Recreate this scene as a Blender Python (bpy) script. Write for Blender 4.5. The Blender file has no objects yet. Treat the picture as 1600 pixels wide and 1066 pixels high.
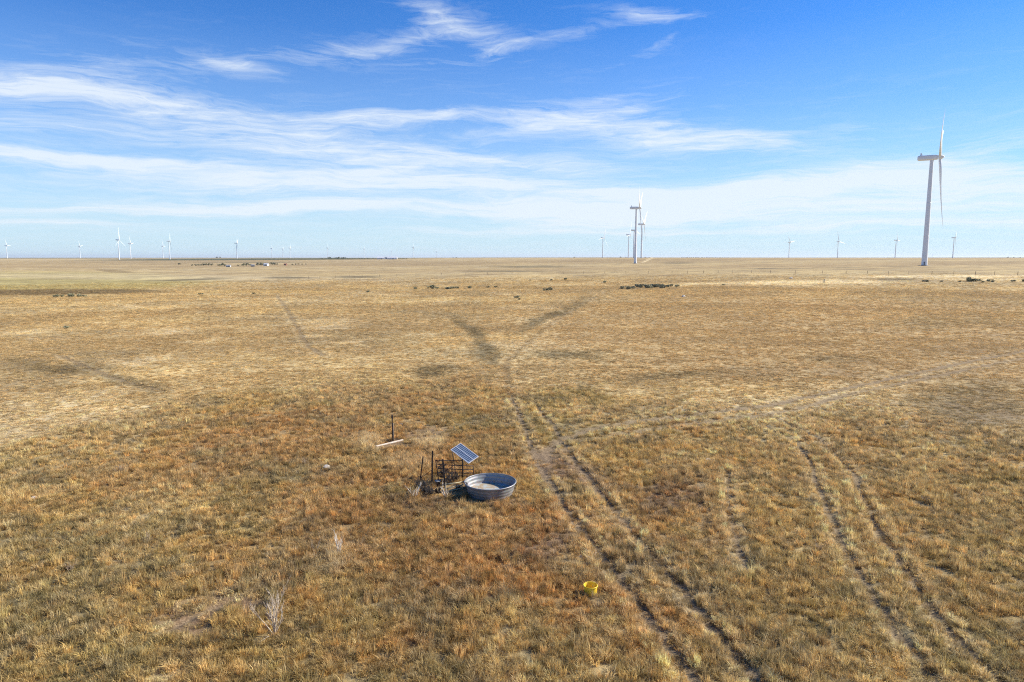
import bpy, bmesh, math, random
import numpy as np
from mathutils import Vector, Matrix
R = math.radians
random.seed(7)
S = bpy.context.scene
COL = S.collection
# ------------------------------------------------------------------ camera model
F_PX, CX, CY, CAM_H = 1067.0, 800.0, 533.0, 11.0
PITCH = math.atan2(130.0, F_PX)
cp, sp = math.cos(PITCH), math.sin(PITCH)

# ------------------------------------------------------------------ numpy noise
def _hash(ix, iy, seed):
    h = (ix.astype(np.int64) * 374761393 + iy.astype(np.int64) * 668265263 + seed * 974711) & 0xffffffff
    h = ((h ^ (h >> 13)) * 1274126177) & 0xffffffff
    h = h ^ (h >> 16)
    return (h & 0xffff) / 65535.0
def vnoise(x, y, seed=0):
    ix, iy = np.floor(x), np.floor(y)
    fx, fy = x - ix, y - iy
    fx = fx * fx * (3 - 2 * fx); fy = fy * fy * (3 - 2 * fy)
    a = _hash(ix, iy, seed); b = _hash(ix + 1, iy, seed); c = _hash(ix, iy + 1, seed); d = _hash(ix + 1, iy + 1, seed)
    return (a * (1 - fx) + b * fx) * (1 - fy) + (c * (1 - fx) + d * fx) * fy
def fbm(x, y, seed=0, oct=4):
    s = 0; a = 0.5; t = 0
    for o in range(oct):
        s = s + a * vnoise(x * 2 ** o + 17.3 * o, y * 2 ** o - 9.1 * o, seed + o); t += a; a *= 0.5
    return s / t
def sstep(a, b, x):
    t = np.clip((x - a) / (b - a), 0, 1); return t * t * (3 - 2 * t)

# ------------------------------------------------------------------ terrain
T_R = np.log(np.array([1, 90, 160, 250, 505, 980, 1600, 2800, 5500, 12000, 45000.]))
T_AZ = np.array([-60, -40, -30, -14, 2, 10.5, 22, 34, 50.])
T_Z = np.array([
    [0, 0, -.3, -.2, -1.5, -3.0, -3.0, 3.0, 7.5, 8.0, 8],
    [0, 0, -.3, -.2, -1.5, -3.5, -4.0, 3.0, 7.5, 8.5, 9],
    [0, 0, -.3, -.2, -1.8, -4.5, -5.5, 2.6, 8.0, 9.5, 10],
    [0, 0, -.2, 0.0, -0.6, -3.0, -3.5, 6.5, 10.5, 11., 11],
    [0, 0, 0.0, 0.3, 1.0, 1.0, 5.5, 10., 11.8, 12, 12],
    [0, 0, 0.0, 0.5, 2.2, 2.6, 10.6, 11.1, 12., 13, 13],
    [0, 0, 0.1, 0.8, 3.6, 6.0, 9.8, 10.9, 11.6, 12, 12],
    [0, 0, 0.1, 1.0, 4.85, 8.0, 9.5, 10.2, 11., 11, 11],
    [0, 0, 0.1, 1.0, 4.85, 8.0, 9.5, 10.2, 11., 11, 11]])
def terrain(x, y):
    x = np.asarray(x, float); y = np.asarray(y, float)
    r = np.hypot(x, y) + 1e-6
    az = np.degrees(np.arctan2(x, y)); lr = np.clip(np.log(r), T_R[0], T_R[-1] - 1e-6)
    az = np.clip(az, -59.9, 49.9)
    i = np.clip(np.searchsorted(T_R, lr, side='right') - 1, 0, len(T_R) - 2)
    j = np.clip(np.searchsorted(T_AZ, az, side='right') - 1, 0, len(T_AZ) - 2)
    u = (lr - T_R[i]) / (T_R[i + 1] - T_R[i]); u = u * u * (3 - 2 * u)
    v = (az - T_AZ[j]) / (T_AZ[j + 1] - T_AZ[j]); v = v * v * (3 - 2 * v)
    z = (T_Z[j, i] * (1 - u) + T_Z[j, i + 1] * u) * (1 - v) + (T_Z[j + 1, i] * (1 - u) + T_Z[j + 1, i + 1] * u) * v
    amp = sstep(150, 700, r)
    z = z + amp * 1.3 * (fbm(x / 260, y / 260, 5, 3) - .5) * (1 - sstep(3000, 6000, r))
    z = z + sstep(5000, 12000, r) * 22 * (fbm(x / 3800 + 3, y / 3800, 9, 3) - .5)
    z = z + sstep(60, 150, r) * (1 - sstep(400, 900, r)) * .7 * (fbm(x / 60, y / 60, 3, 2) - .5)
    return z
def ray(px, py):
    u, v = px - CX, CY - py
    return np.array([u, F_PX * cp + v * sp, -F_PX * sp + v * cp])
def gp(px, py, zoff=0.0):
    """point of the ground seen along a direction of the photograph"""
    d = ray(px, py); d = d / d[1]
    t = np.geomspace(8, 40000, 4000)
    X, Y, Z = d[0] * t, t, CAM_H + d[2] * t
    below = Z < terrain(X, Y) + zoff
    k = int(np.argmax(below)) if below.any() else len(t) - 1
    k = max(k, 1)
    lo, hi = t[k - 1], t[k]
    for _ in range(30):
        m = .5 * (lo + hi)
        if CAM_H + d[2] * m < float(terrain(d[0] * m, m)) + zoff: hi = m
        else: lo = m
    return Vector((d[0] * hi, hi, CAM_H + d[2] * hi))
def at_depth(px, py, Y):
    d = ray(px, py); d = d / d[1]
    return Vector((d[0] * Y, Y, CAM_H + d[2] * Y))
def project(X, Y, Z):
    zc = Y * cp - (Z - CAM_H) * sp
    up = Y * sp + (Z - CAM_H) * cp
    zc = np.maximum(zc, 1e-3)
    return CX + F_PX * X / zc, CY - F_PX * up / zc

# ------------------------------------------------------------------ ruts in the grass (metres, on the ground)
RUTS_PX = [
    ([(800, 625), (812, 650), (826, 690), (850, 740), (890, 805), (940, 872), (1000, 950), (1090, 1072), (1180, 1200)], .29, 1.0),
    ([(838, 632), (855, 655), (884, 700), (922, 752), (962, 802), (1012, 862), (1082, 942), (1188, 1072), (1300, 1220)], .26, .97),
    ([(1168, 652), (1236, 686), (1268, 725), (1290, 790), (1332, 885), (1398, 985), (1462, 1075), (1560, 1200)], .25, .95),
    ([(1200, 648), (1280, 686), (1330, 738), (1372, 825), (1432, 922), (1502, 1010), (1570, 1075)], .25, .97),
    ([(846, 722), (868, 692), (930, 668), (1010, 657), (1100, 647), (1200, 634), (1300, 612), (1400, 590), (1500, 568), (1620, 545)], .55, 1.0),
    ([(900, 690), (960, 680), (1060, 664), (1150, 655), (1240, 641), (1340, 613), (1420, 597), (1520, 575), (1640, 552)], .5, .9),
    ([(1137, 738), (1141, 790), (1150, 850), (1167, 892)], .22, .9),
    ([(1085, 735), (1100, 800), (1108, 860)], .22, .4),
    ([(800, 625), (790, 590), (792, 565), (822, 538), (862, 505), (908, 477), (935, 462), (960, 450)], .45, .4),
    ([(430, 458), (452, 488), (468, 518), (482, 542), (505, 556)], .5, .6),
    ([(95, 556), (150, 580), (200, 598), (258, 612)], .38, .6),
    ([(258, 990), (300, 968), (345, 950), (395, 922), (412, 914)], .16, .9),
    ([(285, 946), (330, 932), (372, 918)], .12, .7),
    ([(820, 808), (850, 818), (893, 824), (905, 826)], .12, .55),
]
RUTS = [([gp(*p).xy[:] for p in pts], w, s) for pts, w, s in RUTS_PX]
def rut_mask(X, Y):
    m = np.zeros(X.shape); edge = np.zeros(X.shape)
    wx = X + .18 * (vnoise(X / 2.5, Y / 2.5, 21) - .5) + .12 * (vnoise(X / .5, Y / .5, 22) - .5)
    wy = Y + .18 * (vnoise(X / 2.5, Y / 2.5, 23) - .5)
    for pts, w, s in RUTS:
        d = np.full(X.shape, 1e9)
        for (ax, ay), (bx, by) in zip(pts[:-1], pts[1:]):
            vx, vy = bx - ax, by - ay; L = vx * vx + vy * vy + 1e-9
            t = np.clip(((wx - ax) * vx + (wy - ay) * vy) / L, 0, 1)
            d = np.minimum(d, np.hypot(wx - ax - t * vx, wy - ay - t * vy))
        brk = .9 + .1 * sstep(.3, .55, vnoise(X / 3.1, Y / 3.1, 31))
        m = np.maximum(m, s * brk * (1 - sstep(w * .55, w * 1.05, d)))
        edge = np.maximum(edge, s * (1 - sstep(0, .22, np.abs(d - w * 1.6))))
    return m, edge

PTS = gp(766, 771)
TANK = at_depth(766, 752.5, PTS.y + .1); TANK_XY = (TANK.x, TANK.y)
# ------------------------------------------------------------------ what grows where
def ell(px, py, cx, cy, rx, ry, rot=0., soft=.6):
    a = R(rot); dx, dy = px - cx, -(py - cy)
    u = (dx * math.cos(a) + dy * math.sin(a)) / rx; v = (-dx * math.sin(a) + dy * math.cos(a)) / ry
    return 1 - sstep(1 - soft, 1 + soft, np.hypot(u, v))
C_STRAW = np.array([.66, .505, .24]); C_TAN = np.array([.57, .425, .20]); C_BROWN = np.array([.39, .285, .14])
C_RUST = np.array([.50, .285, .095]); C_OLIVE = np.array([.37, .315, .125]); C_PALE = np.array([.72, .59, .34])
C_DARK = np.array([.125, .105, .06]); C_GREY = np.array([.32, .275, .17]); C_SOIL = np.array([.27, .175, .10])
C_GREEN = np.array([.53, .44, .175]); C_REDB = np.array([.22, .115, .065]); C_GOLD = np.array([.58, .42, .155])
def lerp(a, b, t): return a * (1 - t[..., None]) + b * t[..., None]
def cover(X, Y, Z):
    """returns colour (n,3), tallness, bareness of the plant cover"""
    px, py = project(X, Y, Z)
    r = np.hypot(X, Y)
    k = np.clip(r / 40, 1, 200)
    wpx = px + 60 * sstep(400, 560, py) * (fbm(X / 5 / np.sqrt(k), Y / 5 / np.sqrt(k), 41, 3) - .5) * 1.2
    wpy = py + (py - 395) * .16 * (fbm(X / 4 / np.sqrt(k), Y / 4 / np.sqrt(k), 42, 3) - .5)
    yb = np.interp(wpx, [-200, 0, 150, 300, 450, 700, 850, 1000, 1100, 1200, 1320, 1430, 1600, 1800],
                   [720, 700, 650, 622, 605, 590, 600, 618, 632, 636, 622, 640, 665, 690])
    tall = sstep(-14, 22, wpy - yb)
    n1 = fbm(X / 9, Y / 9, 51, 4); n2 = fbm(X / 2.2, Y / 2.2, 52, 3); n3 = fbm(X / 45, Y / 45, 53, 4); n4 = fbm(X / .8, Y / .8, 54, 2)
    n5 = fbm(X / 260, Y / 520, 55, 4)
    # short grazed grass further out
    far = lerp(np.broadcast_to(C_TAN, X.shape + (3,)), np.broadcast_to(C_STRAW, X.shape + (3,)), sstep(.35, .62, n3 * .55 + n1 * .45))
    far = lerp(far, C_BROWN * 1.1, .5 * sstep(.46, .66, fbm(X / 22, Y / 22, 61, 4)))
    far = lerp(far, C_GREY * 1.15, .35 * sstep(.54, .7, fbm(X / 13, Y / 13, 62, 3)))
    far = lerp(far, C_PALE, .6 * sstep(.58, .72, fbm(X / 16, Y / 11, 63, 3)) * sstep(0, 300, 1100 - px))
    rightside = ell(px, py, 1260, 530, 430, 72, -3, .35)
    far = lerp(far, C_BROWN * 1.18 + np.array([.05, .02, 0]), .55 * rightside)
    # far bands of fields
    band = fbm(X / 900, Y / 300, 64, 4)
    far = lerp(far, C_BROWN * 1.25, .8 * sstep(.42, .58, band) * sstep(260, 700, r))
    far = lerp(far, C_STRAW * 1.05, .6 * sstep(.48, .62, fbm(X / 700, Y / 180, 65, 4)) * sstep(260, 700, r))
    # tall mixed grass close by
    near = lerp(np.broadcast_to(C_GOLD, X.shape + (3,)), np.broadcast_to(C_RUST, X.shape + (3,)), sstep(.38, .6, n1 * .6 + n2 * .4))
    near = lerp(near, C_OLIVE, .8 * sstep(.46, .62, fbm(X / 4, Y / 4, 66, 4)))
    near = lerp(near, C_GREY * .85, .75 * sstep(.52, .64, fbm(X / 2.1, Y / 2.1, 67, 3)))
    near = lerp(near, C_STRAW * 1.05, .85 * sstep(.53, .66, fbm(X / 2.4, Y / 2.4, 68, 3)))
    rust = np.maximum.reduce([ell(wpx, wpy, 690, 800, 250, 100, 0, .5), ell(wpx, wpy, 420, 690, 280, 50, 12, .5), ell(wpx, wpy, 1080, 800, 120, 60, -20, .5)])
    near = lerp(near, C_RUST * np.array([.95, .92, 1.]), .65 * rust * sstep(.25, .5, n2))
    olive = np.maximum.reduce([ell(wpx, wpy, 60, 980, 330, 200, 0, .5), ell(wpx, wpy, 1500, 1000, 380, 250, 0, .5), ell(wpx, wpy, 700, 1080, 500, 90, 0, .5)])
    near = lerp(near, C_OLIVE * 1.05, .55 * olive * sstep(.25, .6, n2 * .6 + n4 * .4))
    golden = np.maximum(ell(wpx, wpy, 1330, 760, 330, 170, -10, .5), ell(wpx, wpy, 80, 720, 200, 70, 0, .6))
    near = lerp(near, C_STRAW * .92, .55 * golden * sstep(.3, .6, n2))
    near = lerp(near, C_REDB, .85 * np.maximum.reduce([ell(wpx, wpy, 850, 848, 62, 24, 20), ell(wpx, wpy, 905, 740, 60, 26, -30), ell(wpx, wpy, 1050, 785, 60, 24, 0), ell(wpx, wpy, 660, 775, 60, 16, 0)]))
    col = lerp(far, near, tall)
    # the pale rim where short grass meets tall
    rim = np.exp(-((wpy - yb - 8) / 26.) ** 2) * (1 - .6 * ell(px, py, 720, 600, 170, 60, 0, .5))
    col = lerp(col, C_PALE * 1.03, .72 * rim * sstep(.3, .55, n1))
    tuftpale = np.maximum(ell(wpx, wpy, 572, 690, 20, 14, 0), ell(wpx, wpy, 672, 692, 26, 16, 0))
    col = lerp(col, C_PALE, .8 * tuftpale)
    # dark patches
    dk = np.maximum.reduce([ell(wpx, wpy, 735, 515, 34, 8, -38), ell(wpx, wpy, 762, 545, 26, 12, -30), 1.05 * ell(wpx, wpy, 864, 494, 56, 6.5, 23), ell(wpx, wpy, 105, 573, 70, 9, 0),
                            ell(wpx, wpy, 190, 600, 55, 9, -15), ell(wpx, wpy, 690, 583, 40, 7, 0), ell(wpx, wpy, 900, 555, 50, 7, 0), ell(wpx, wpy, 785, 563, 14, 6, 0),
                            .75 * ell(wpx, wpy, 1060, 590, 60, 8, 0), .8 * ell(wpx, wpy, 1540, 640, 110, 34, -8), .5 * ell(wpx, wpy, 1470, 505, 90, 10, 0), .6 * ell(wpx, wpy, 1300, 560, 60, 6, 0)])
    col = lerp(col, C_DARK * 1.2, .7 * np.clip(dk, 0, 1.2) * sstep(.15, .5, n1 * .5 + n4 * .5))
    # pale dry patches on the left slope
    pl = np.maximum.reduce([ell(wpx, wpy, 215, 563, 70, 5, 3), ell(wpx, wpy, 262, 518, 34, 4, 3), ell(wpx, wpy, 55, 520, 50, 4, 3), ell(wpx, wpy, 330, 533, 40, 3, 0), ell(wpx, wpy, 500, 522, 24, 3, 0),
                            ell(wpx, wpy, 560, 535, 24, 3, 0), ell(wpx, wpy, 220, 478, 26, 3, 0)])
    col = lerp(col, C_PALE * 1.12, .7 * pl)
    rmk, rek = rut_mask(X, Y)
    short = (1 - tall) * (r < 450)
    col = lerp(col, C_BROWN * .9, .8 * rmk * short); col = lerp(col, C_PALE, .5 * rek * short)
    # far fields by place
    col = lerp(col, C_GREEN, .95 * ell(px, py, 60, 440, 260, 15, 0, .25) * (1 - sstep(452, 456, py)))
    col = lerp(col, C_BROWN * .55, .95 * ell(px, py + (px - 60) * .012, 40, 457, 215, 4.6, 0, .3))
    col = lerp(col, C_BROWN * .8, .7 * ell(px, py, 180, 424, 28, 2.2, -4, .4))
    col = lerp(col, C_PALE, .55 * ell(px, py, 230, 433, 330, 4.5, -.5, .5))
    col = lerp(col, C_PALE * 1.3, .95 * np.maximum.reduce([ell(px, py, 1290, 441, 160, 3.2, .6, .4), ell(px, py, 1480, 432, 140, 2.2, .3, .5), ell(px, py, 1090, 444, 70, 1.6, 2, .5), ell(px, py, 1560, 437, 90, 1.4, 0, .5)]))
    col = lerp(col, C_DARK * 1.5, .7 * np.maximum.reduce([ell(px, py, 1400, 436.5, 34, 2.0, 0, .5), ell(px, py, 830, 417, 60, 1.6, 0, .5), ell(px, py, 1060, 411, 22, 1.3, 0, .5), ell(px, py, 560, 433, 40, 1.5, 0, .5),
                                                           ell(px, py, 450, 434, 34, 1.6, 0, .5), ell(px, py, 790, 424, 60, 1.2, 0, .5), ell(px, py, 300, 437, 60, 1.4, 2, .5), ell(px, py, 380, 410, 90, 1.0, 0, .5)]))
    col = lerp(col, C_BROWN * 1.1, .6 * np.maximum.reduce([ell(px, py, 1520, 411, 110, 3, 0, .5), ell(px, py, 980, 408, 160, 3, 0, .5), ell(px, py, 640, 412, 180, 4, 0, .5), ell(px, py, 180, 411, 200, 3, 0, .5)]))
    gr = np.array([.25, .225, .13])
    col = lerp(col, gr, .9 * sstep(3200, 5500, r))
    col = lerp(col, np.array([.07, .095, .045]), .9 * ell(px, py, 390, 405.3, 250, 1.3, .3, .35))
    col = col * (1 - .14 * (sstep(240, 420, r) * (1 - sstep(2500, 4000, r))))[..., None]  # cover darkened as clumps thin out, in place of their missing shadows
    # access road to the second turbine
    col = lerp(col, C_PALE * 1.25, .9 * ell(px, py, 1012, 406.4, 10, .8, 26, .4))
    bare = np.maximum.reduce([.75 * ell(wpx, wpy, 640, 682, 66, 16, 3, .4), ell(wpx, wpy, 330, 952, 84, 32, 12, .4), .9 * ell(wpx, wpy, 850, 850, 52, 16, 20, .4),
                              .8 * ell(wpx, wpy, 652, 764, 60, 13, 0, .4), .55 * ell(wpx, wpy, 1050, 790, 60, 20, 0, .4), .45 * ell(wpx, wpy, 1560, 640, 80, 24, 0, .4), .8 * ell(wpx, wpy, 890, 735, 60, 34, -30, .5)])
    ring = .85 * (1 - sstep(1.4, 2.5, np.hypot(X - TANK_XY[0], Y - TANK_XY[1])))
    bare = np.maximum(bare, ring)
    bare = bare * sstep(.25, .5, n2 * .6 + n4 * .4)
    col = lerp(col, C_SOIL, .5 * bare * tall)
    return col, tall, bare

# ------------------------------------------------------------------ node helpers
def new_mat(name):
    m = bpy.data.materials.new(name); m.use_nodes = True
    nt = m.node_tree; b = nt.nodes['Principled BSDF']
    return m, nt, b
def N(nt, t, **kw):
    n = nt.nodes.new(t)
    for k, v in kw.items(): setattr(n, k, v)
    return n
def noise_n(nt, scale, detail=4, rough=.55, vec=None, dist=0):
    n = N(nt, 'ShaderNodeTexNoise'); n.inputs['Scale'].default_value = scale; n.inputs['Detail'].default_value = detail
    n.inputs['Roughness'].default_value = rough; n.inputs['Distortion'].default_value = dist
    if vec is not None: nt.links.new(vec, n.inputs['Vector'])
    return n
def ramp(nt, fac, stops):
    r = N(nt, 'ShaderNodeValToRGB'); cr = r.color_ramp
    while len(cr.elements) > 1: cr.elements.remove(cr.elements[-1])
    cr.elements[0].position = stops[0][0]; cr.elements[0].color = (*stops[0][1], 1)
    for p, c in stops[1:]:
        e = cr.elements.new(p); e.color = (*c, 1)
    nt.links.new(fac, r.inputs['Fac']); return r.outputs['Color']
def mix(nt, f, a, b, blend='MIX'):
    m = N(nt, 'ShaderNodeMix', data_type='RGBA', blend_type=blend)
    for sock, v in ((m.inputs['Factor'], f), (m.inputs['A'], a), (m.inputs['B'], b)):
        if hasattr(v, 'is_linked'): nt.links.new(v, sock)
        elif isinstance(v, (int, float)): sock.default_value = v
        else: sock.default_value = (*v, 1)
    return m.outputs['Result']
def math_n(nt, op, a, b=None, c=None, clamp=False):
    m = N(nt, 'ShaderNodeMath', operation=op); m.use_clamp = clamp
    for i, v in enumerate((a, b, c)):
        if v is None: continue
        if hasattr(v, 'is_linked'): nt.links.new(v, m.inputs[i])
        else: m.inputs[i].default_value = v
    return m.outputs[0]
def bump(nt, b, h, strength=.4, dist=.02):
    n = N(nt, 'ShaderNodeBump'); n.inputs['Strength'].default_value = strength; n.inputs['Distance'].default_value = dist
    nt.links.new(h, n.inputs['Height']); nt.links.new(n.outputs[0], b.inputs['Normal'])
def mottled(name, c1, c2, scale=8, rough=.7, metal=0., bmp=.2, bdist=.01, c3=None):
    m, nt, b = new_mat(name)
    tc = N(nt, 'ShaderNodeTexCoord').outputs['Object']
    n = noise_n(nt, scale, 6, .6, tc)
    st = [(.3, c1), (.7, c2)]
    if c3: st = [(.3, c1), (.52, c2), (.72, c3)]
    nt.links.new(ramp(nt, n.outputs['Fac'], st), b.inputs['Base Color'])
    b.inputs['Roughness'].default_value = rough; b.inputs['Metallic'].default_value = metal
    if bmp: bump(nt, b, noise_n(nt, scale * 3, 4, .6, tc).outputs['Fac'], bmp, bdist)
    return m

# ------------------------------------------------------------------ object helpers
def obj(name, bm, mat, parent=None, smooth=False, loc=None):
    me = bpy.data.meshes.new(name)
    if isinstance(bm, bmesh.types.BMesh):
        bm.normal_update(); bm.to_mesh(me); bm.free()
    else: me.from_pydata(bm[0], [], bm[1])
    o = bpy.data.objects.new(name, me); COL.objects.link(o)
    mats = mat if isinstance(mat, (list, tuple)) else [mat]
    for m in mats: me.materials.append(m)
    if smooth:
        for p in me.polygons: p.use_smooth = True
    if parent: o.parent = parent
    if loc is not None: o.location = loc
    return o
def tag(o, label=None, cat=None, group=None, kind=None):
    if label: o['label'] = label
    if cat: o['category'] = cat
    if group: o['group'] = group
    if kind: o['kind'] = kind
    return o
def thing(name, loc, label, cat, rz=0., group=None):
    o = bpy.data.objects.new(name, None); COL.objects.link(o); o.empty_display_size = .3
    o.location = loc; o.rotation_euler = (0, 0, rz)
    return tag(o, label, cat, group)
def copy_tree(o, parent=None):
    c = o.copy(); COL.objects.link(c); c.parent = parent
    for ch in list(o.children): copy_tree(ch, c)
    return c
def box(bm, cx, cy, cz, sx, sy, sz, rot=None, mi=0):
    M = Matrix.Translation((cx, cy, cz))
    if rot is not None: M = M @ rot.to_4x4()
    vs = [bm.verts.new(M @ Vector((x * sx / 2, y * sy / 2, z * sz / 2))) for z in (-1, 1) for y in (-1, 1) for x in (-1, 1)]
    for f in ((0, 2, 3, 1), (4, 5, 7, 6), (0, 1, 5, 4), (2, 6, 7, 3), (0, 4, 6, 2), (1, 3, 7, 5)):
        fc = bm.faces.new([vs[i] for i in f]); fc.material_index = mi
    return vs
def frame(d):
    d = d.normalized(); a = Vector((0, 0, 1)) if abs(d.z) < .9 else Vector((1, 0, 0))
    u = d.cross(a).normalized(); return u, d.cross(u).normalized()
def tube(bm, pts, rad, n=8, cap=True, mi=0):
    pts = [Vector(p) for p in pts]
    rad = rad if isinstance(rad, (list, tuple)) else [rad] * len(pts)
    rings = []; u, v = frame(pts[1] - pts[0])
    for i, p in enumerate(pts):
        d = (pts[min(i + 1, len(pts) - 1)] - pts[max(i - 1, 0)]).normalized()
        u = (u - d * u.dot(d)).normalized(); v = d.cross(u)
        rings.append([bm.verts.new(p + (u * math.cos(2 * math.pi * k / n) + v * math.sin(2 * math.pi * k / n)) * rad[i]) for k in range(n)])
    for a, b in zip(rings[:-1], rings[1:]):
        for k in range(n):
            f = bm.faces.new((a[k], a[(k + 1) % n], b[(k + 1) % n], b[k])); f.material_index = mi; f.smooth = True
    if cap:
        bm.faces.new(rings[0][::-1]).material_index = mi; bm.faces.new(rings[-1]).material_index = mi
def lathe(bm, prof, n=64, close=False, mi=0, squash=None):
    rings = []
    for r, z in prof:
        rings.append([bm.verts.new((r * math.cos(2 * math.pi * k / n), r * math.sin(2 * math.pi * k / n), z)) for k in range(n)])
    for a, b in zip(rings[:-1], rings[1:]):
        for k in range(n):
            f = bm.faces.new((a[k], a[(k + 1) % n], b[(k + 1) % n], b[k])); f.smooth = True; f.material_index = mi
    return rings

# ------------------------------------------------------------------ GROUND
def build_ground():
    az = np.concatenate([np.linspace(-180, -56, 26)[:-1], np.linspace(-56, 56, 620), np.linspace(56, 180, 26)[1:-1]])
    inv = 1 / np.linspace(1 / 9.0, 1 / 320., 520)
    rr = np.concatenate([[.5, 3, 6], inv, np.geomspace(320, 45000, 190)[1:]])
    A, RR = np.meshgrid(R(1) * az, rr)
    X = RR * np.sin(A); Y = RR * np.cos(A)
    Z = terrain(X, Y)
    rm, re = rut_mask(X, Y)
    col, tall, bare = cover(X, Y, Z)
    near = 1 - sstep(120, 220, RR)
    Zd = Z - near * .04 * rm + near * .03 * re + near * .07 * (fbm(X / .9, Y / .9, 77, 3) - .5)
    nr, na = X.shape
    co = np.stack([X, Y, Zd], -1).reshape(-1, 3)
    i = np.arange(nr - 1)[:, None] * na; j = np.arange(na)[None, :]; jn = (j + 1) % na
    quads = np.stack([i + j, i + na + j, i + na + jn, i + jn], -1).reshape(-1, 4)
    quads = quads[:, ::-1]
    me = bpy.data.meshes.new('ground')
    nv = co.shape[0] + 1
    co = np.vstack([co, [[0, 0, 0]]])
    tris = np.stack([np.arange(na), (np.arange(na) + 1) % na, np.full(na, nv - 1)], -1)[:, ::-1]
    me.vertices.add(nv); me.vertices.foreach_set('co', co.ravel())
    nl = quads.size + tris.size
    me.loops.add(nl); me.loops.foreach_set('vertex_index', np.concatenate([quads.ravel(), tris.ravel()]).astype(np.int32))
    npoly = len(quads) + len(tris)
    me.polygons.add(npoly)
    st = np.concatenate([np.arange(len(quads)) * 4, quads.size + np.arange(len(tris)) * 3]).astype(np.int32)
    me.polygons.foreach_set('loop_start', st)
    me.update(calc_edges=True); me.validate()
    me.polygons.foreach_set('use_smooth', np.ones(len(me.polygons), bool))
    c = np.ones((nv, 4), np.float32); c[:-1, :3] = col.reshape(-1, 3)
    a = me.attributes.new('cover', 'FLOAT_COLOR', 'POINT'); a.data.foreach_set('color', c.ravel())
    m4 = np.zeros((nv, 4), np.float32); m4[:-1, 0] = rm.ravel(); m4[:-1, 1] = bare.ravel(); m4[:-1, 2] = tall.ravel(); m4[:, 3] = 1
    a = me.attributes.new('wear', 'FLOAT_COLOR', 'POINT'); a.data.foreach_set('color', m4.ravel())
    o = bpy.data.objects.new('ground', me); COL.objects.link(o); o['kind'] = 'structure'
    # flip if needed
    m, nt, b = new_mat('prairie_ground')
    g = N(nt, 'ShaderNodeNewGeometry').outputs['Position']
    ac = N(nt, 'ShaderNodeAttribute', attribute_name='cover').outputs['Color']
    aw = N(nt, 'ShaderNodeAttribute', attribute_name='wear').outputs['Color']
    sep = N(nt, 'ShaderNodeSeparateColor'); nt.links.new(aw, sep.inputs[0])
    n1 = noise_n(nt, 1.9, 8, .72, g); n2 = noise_n(nt, .13, 8, .62, g); n3 = noise_n(nt, 14, 4, .6, g); n0 = noise_n(nt, .02, 8, .62, g)
    f1 = ramp(nt, n1.outputs['Fac'], [(.32, (.50, .49, .50)), (.5, (.95, .95, .95)), (.68, (1.32, 1.28, 1.2))])
    f2 = ramp(nt, n2.outputs['Fac'], [(.34, (.70, .67, .68)), (.52, (1, 1, 1)), (.68, (1.2, 1.17, 1.1))])
    f0 = ramp(nt, n0.outputs['Fac'], [(.36, (.78, .76, .78)), (.52, (1, 1, 1)), (.66, (1.14, 1.12, 1.08))])
    c1 = mix(nt, 1., ac, f1, 'MULTIPLY'); c1 = mix(nt, 1., c1, f2, 'MULTIPLY'); c1 = mix(nt, 1., c1, f0, 'MULTIPLY')
    # litter and soil between the tall clumps
    lit = ramp(nt, n3.outputs['Fac'], [(.35, (.13, .10, .055)), (.55, (.28, .215, .115)), (.7, (.46, .37, .21))])
    c2 = mix(nt, math_n(nt, 'MULTIPLY', sep.outputs[2], .55), c1, lit)
    soil = ramp(nt, n3.outputs['Fac'], [(.35, (.13, .075, .042)), (.58, (.225, .14, .082)), (.74, (.36, .255, .16))])
    c3 = mix(nt, math_n(nt, 'MULTIPLY', sep.outputs[1], .8), c2, soil)
    rut = ramp(nt, n3.outputs['Fac'], [(.35, (.14, .10, .062)), (.55, (.26, .19, .115)), (.7, (.44, .34, .21))])
    c4 = mix(nt, math_n(nt, 'MULTIPLY', sep.outputs[0], .75), c3, rut)
    nt.links.new(c4, b.inputs['Base Color']); b.inputs['Roughness'].default_value = .95
    b.inputs['Specular IOR Level'].default_value = .1
    hh = math_n(nt, 'ADD', math_n(nt, 'MULTIPLY', n1.outputs['Fac'], .7), math_n(nt, 'MULTIPLY', noise_n(nt, 5, 5, .7, g).outputs['Fac'], .3))
    bump(nt, b, hh, .6, .16)
    me.materials.append(m)
    return o
build_ground()

# ------------------------------------------------------------------ GRASS (uncountable: one object, clumps scattered by geometry nodes)
def grass_material():
    m, nt, b = new_mat('dry_grass')
    t = N(nt, 'ShaderNodeAttribute', attribute_name='tint', attribute_type='INSTANCER').outputs['Color']
    v = N(nt, 'ShaderNodeAttribute', attribute_name='blade', attribute_type='GEOMETRY').outputs['Color']
    c = mix(nt, 1., t, v, 'MULTIPLY')
    nt.links.new(c, b.inputs['Base Color']); b.inputs['Roughness'].default_value = .75; b.inputs['Specular IOR Level'].default_value = .25
    tr = N(nt, 'ShaderNodeBsdfTranslucent'); nt.links.new(c, tr.inputs['Color'])
    ms = N(nt, 'ShaderNodeMixShader'); ms.inputs[0].default_value = .32
    nt.links.new(b.outputs[0], ms.inputs[1]); nt.links.new(tr.outputs[0], ms.inputs[2])
    nt.links.new(ms.outputs[0], nt.nodes['Material Output'].inputs['Surface'])
    return m
GM = grass_material()
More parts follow.
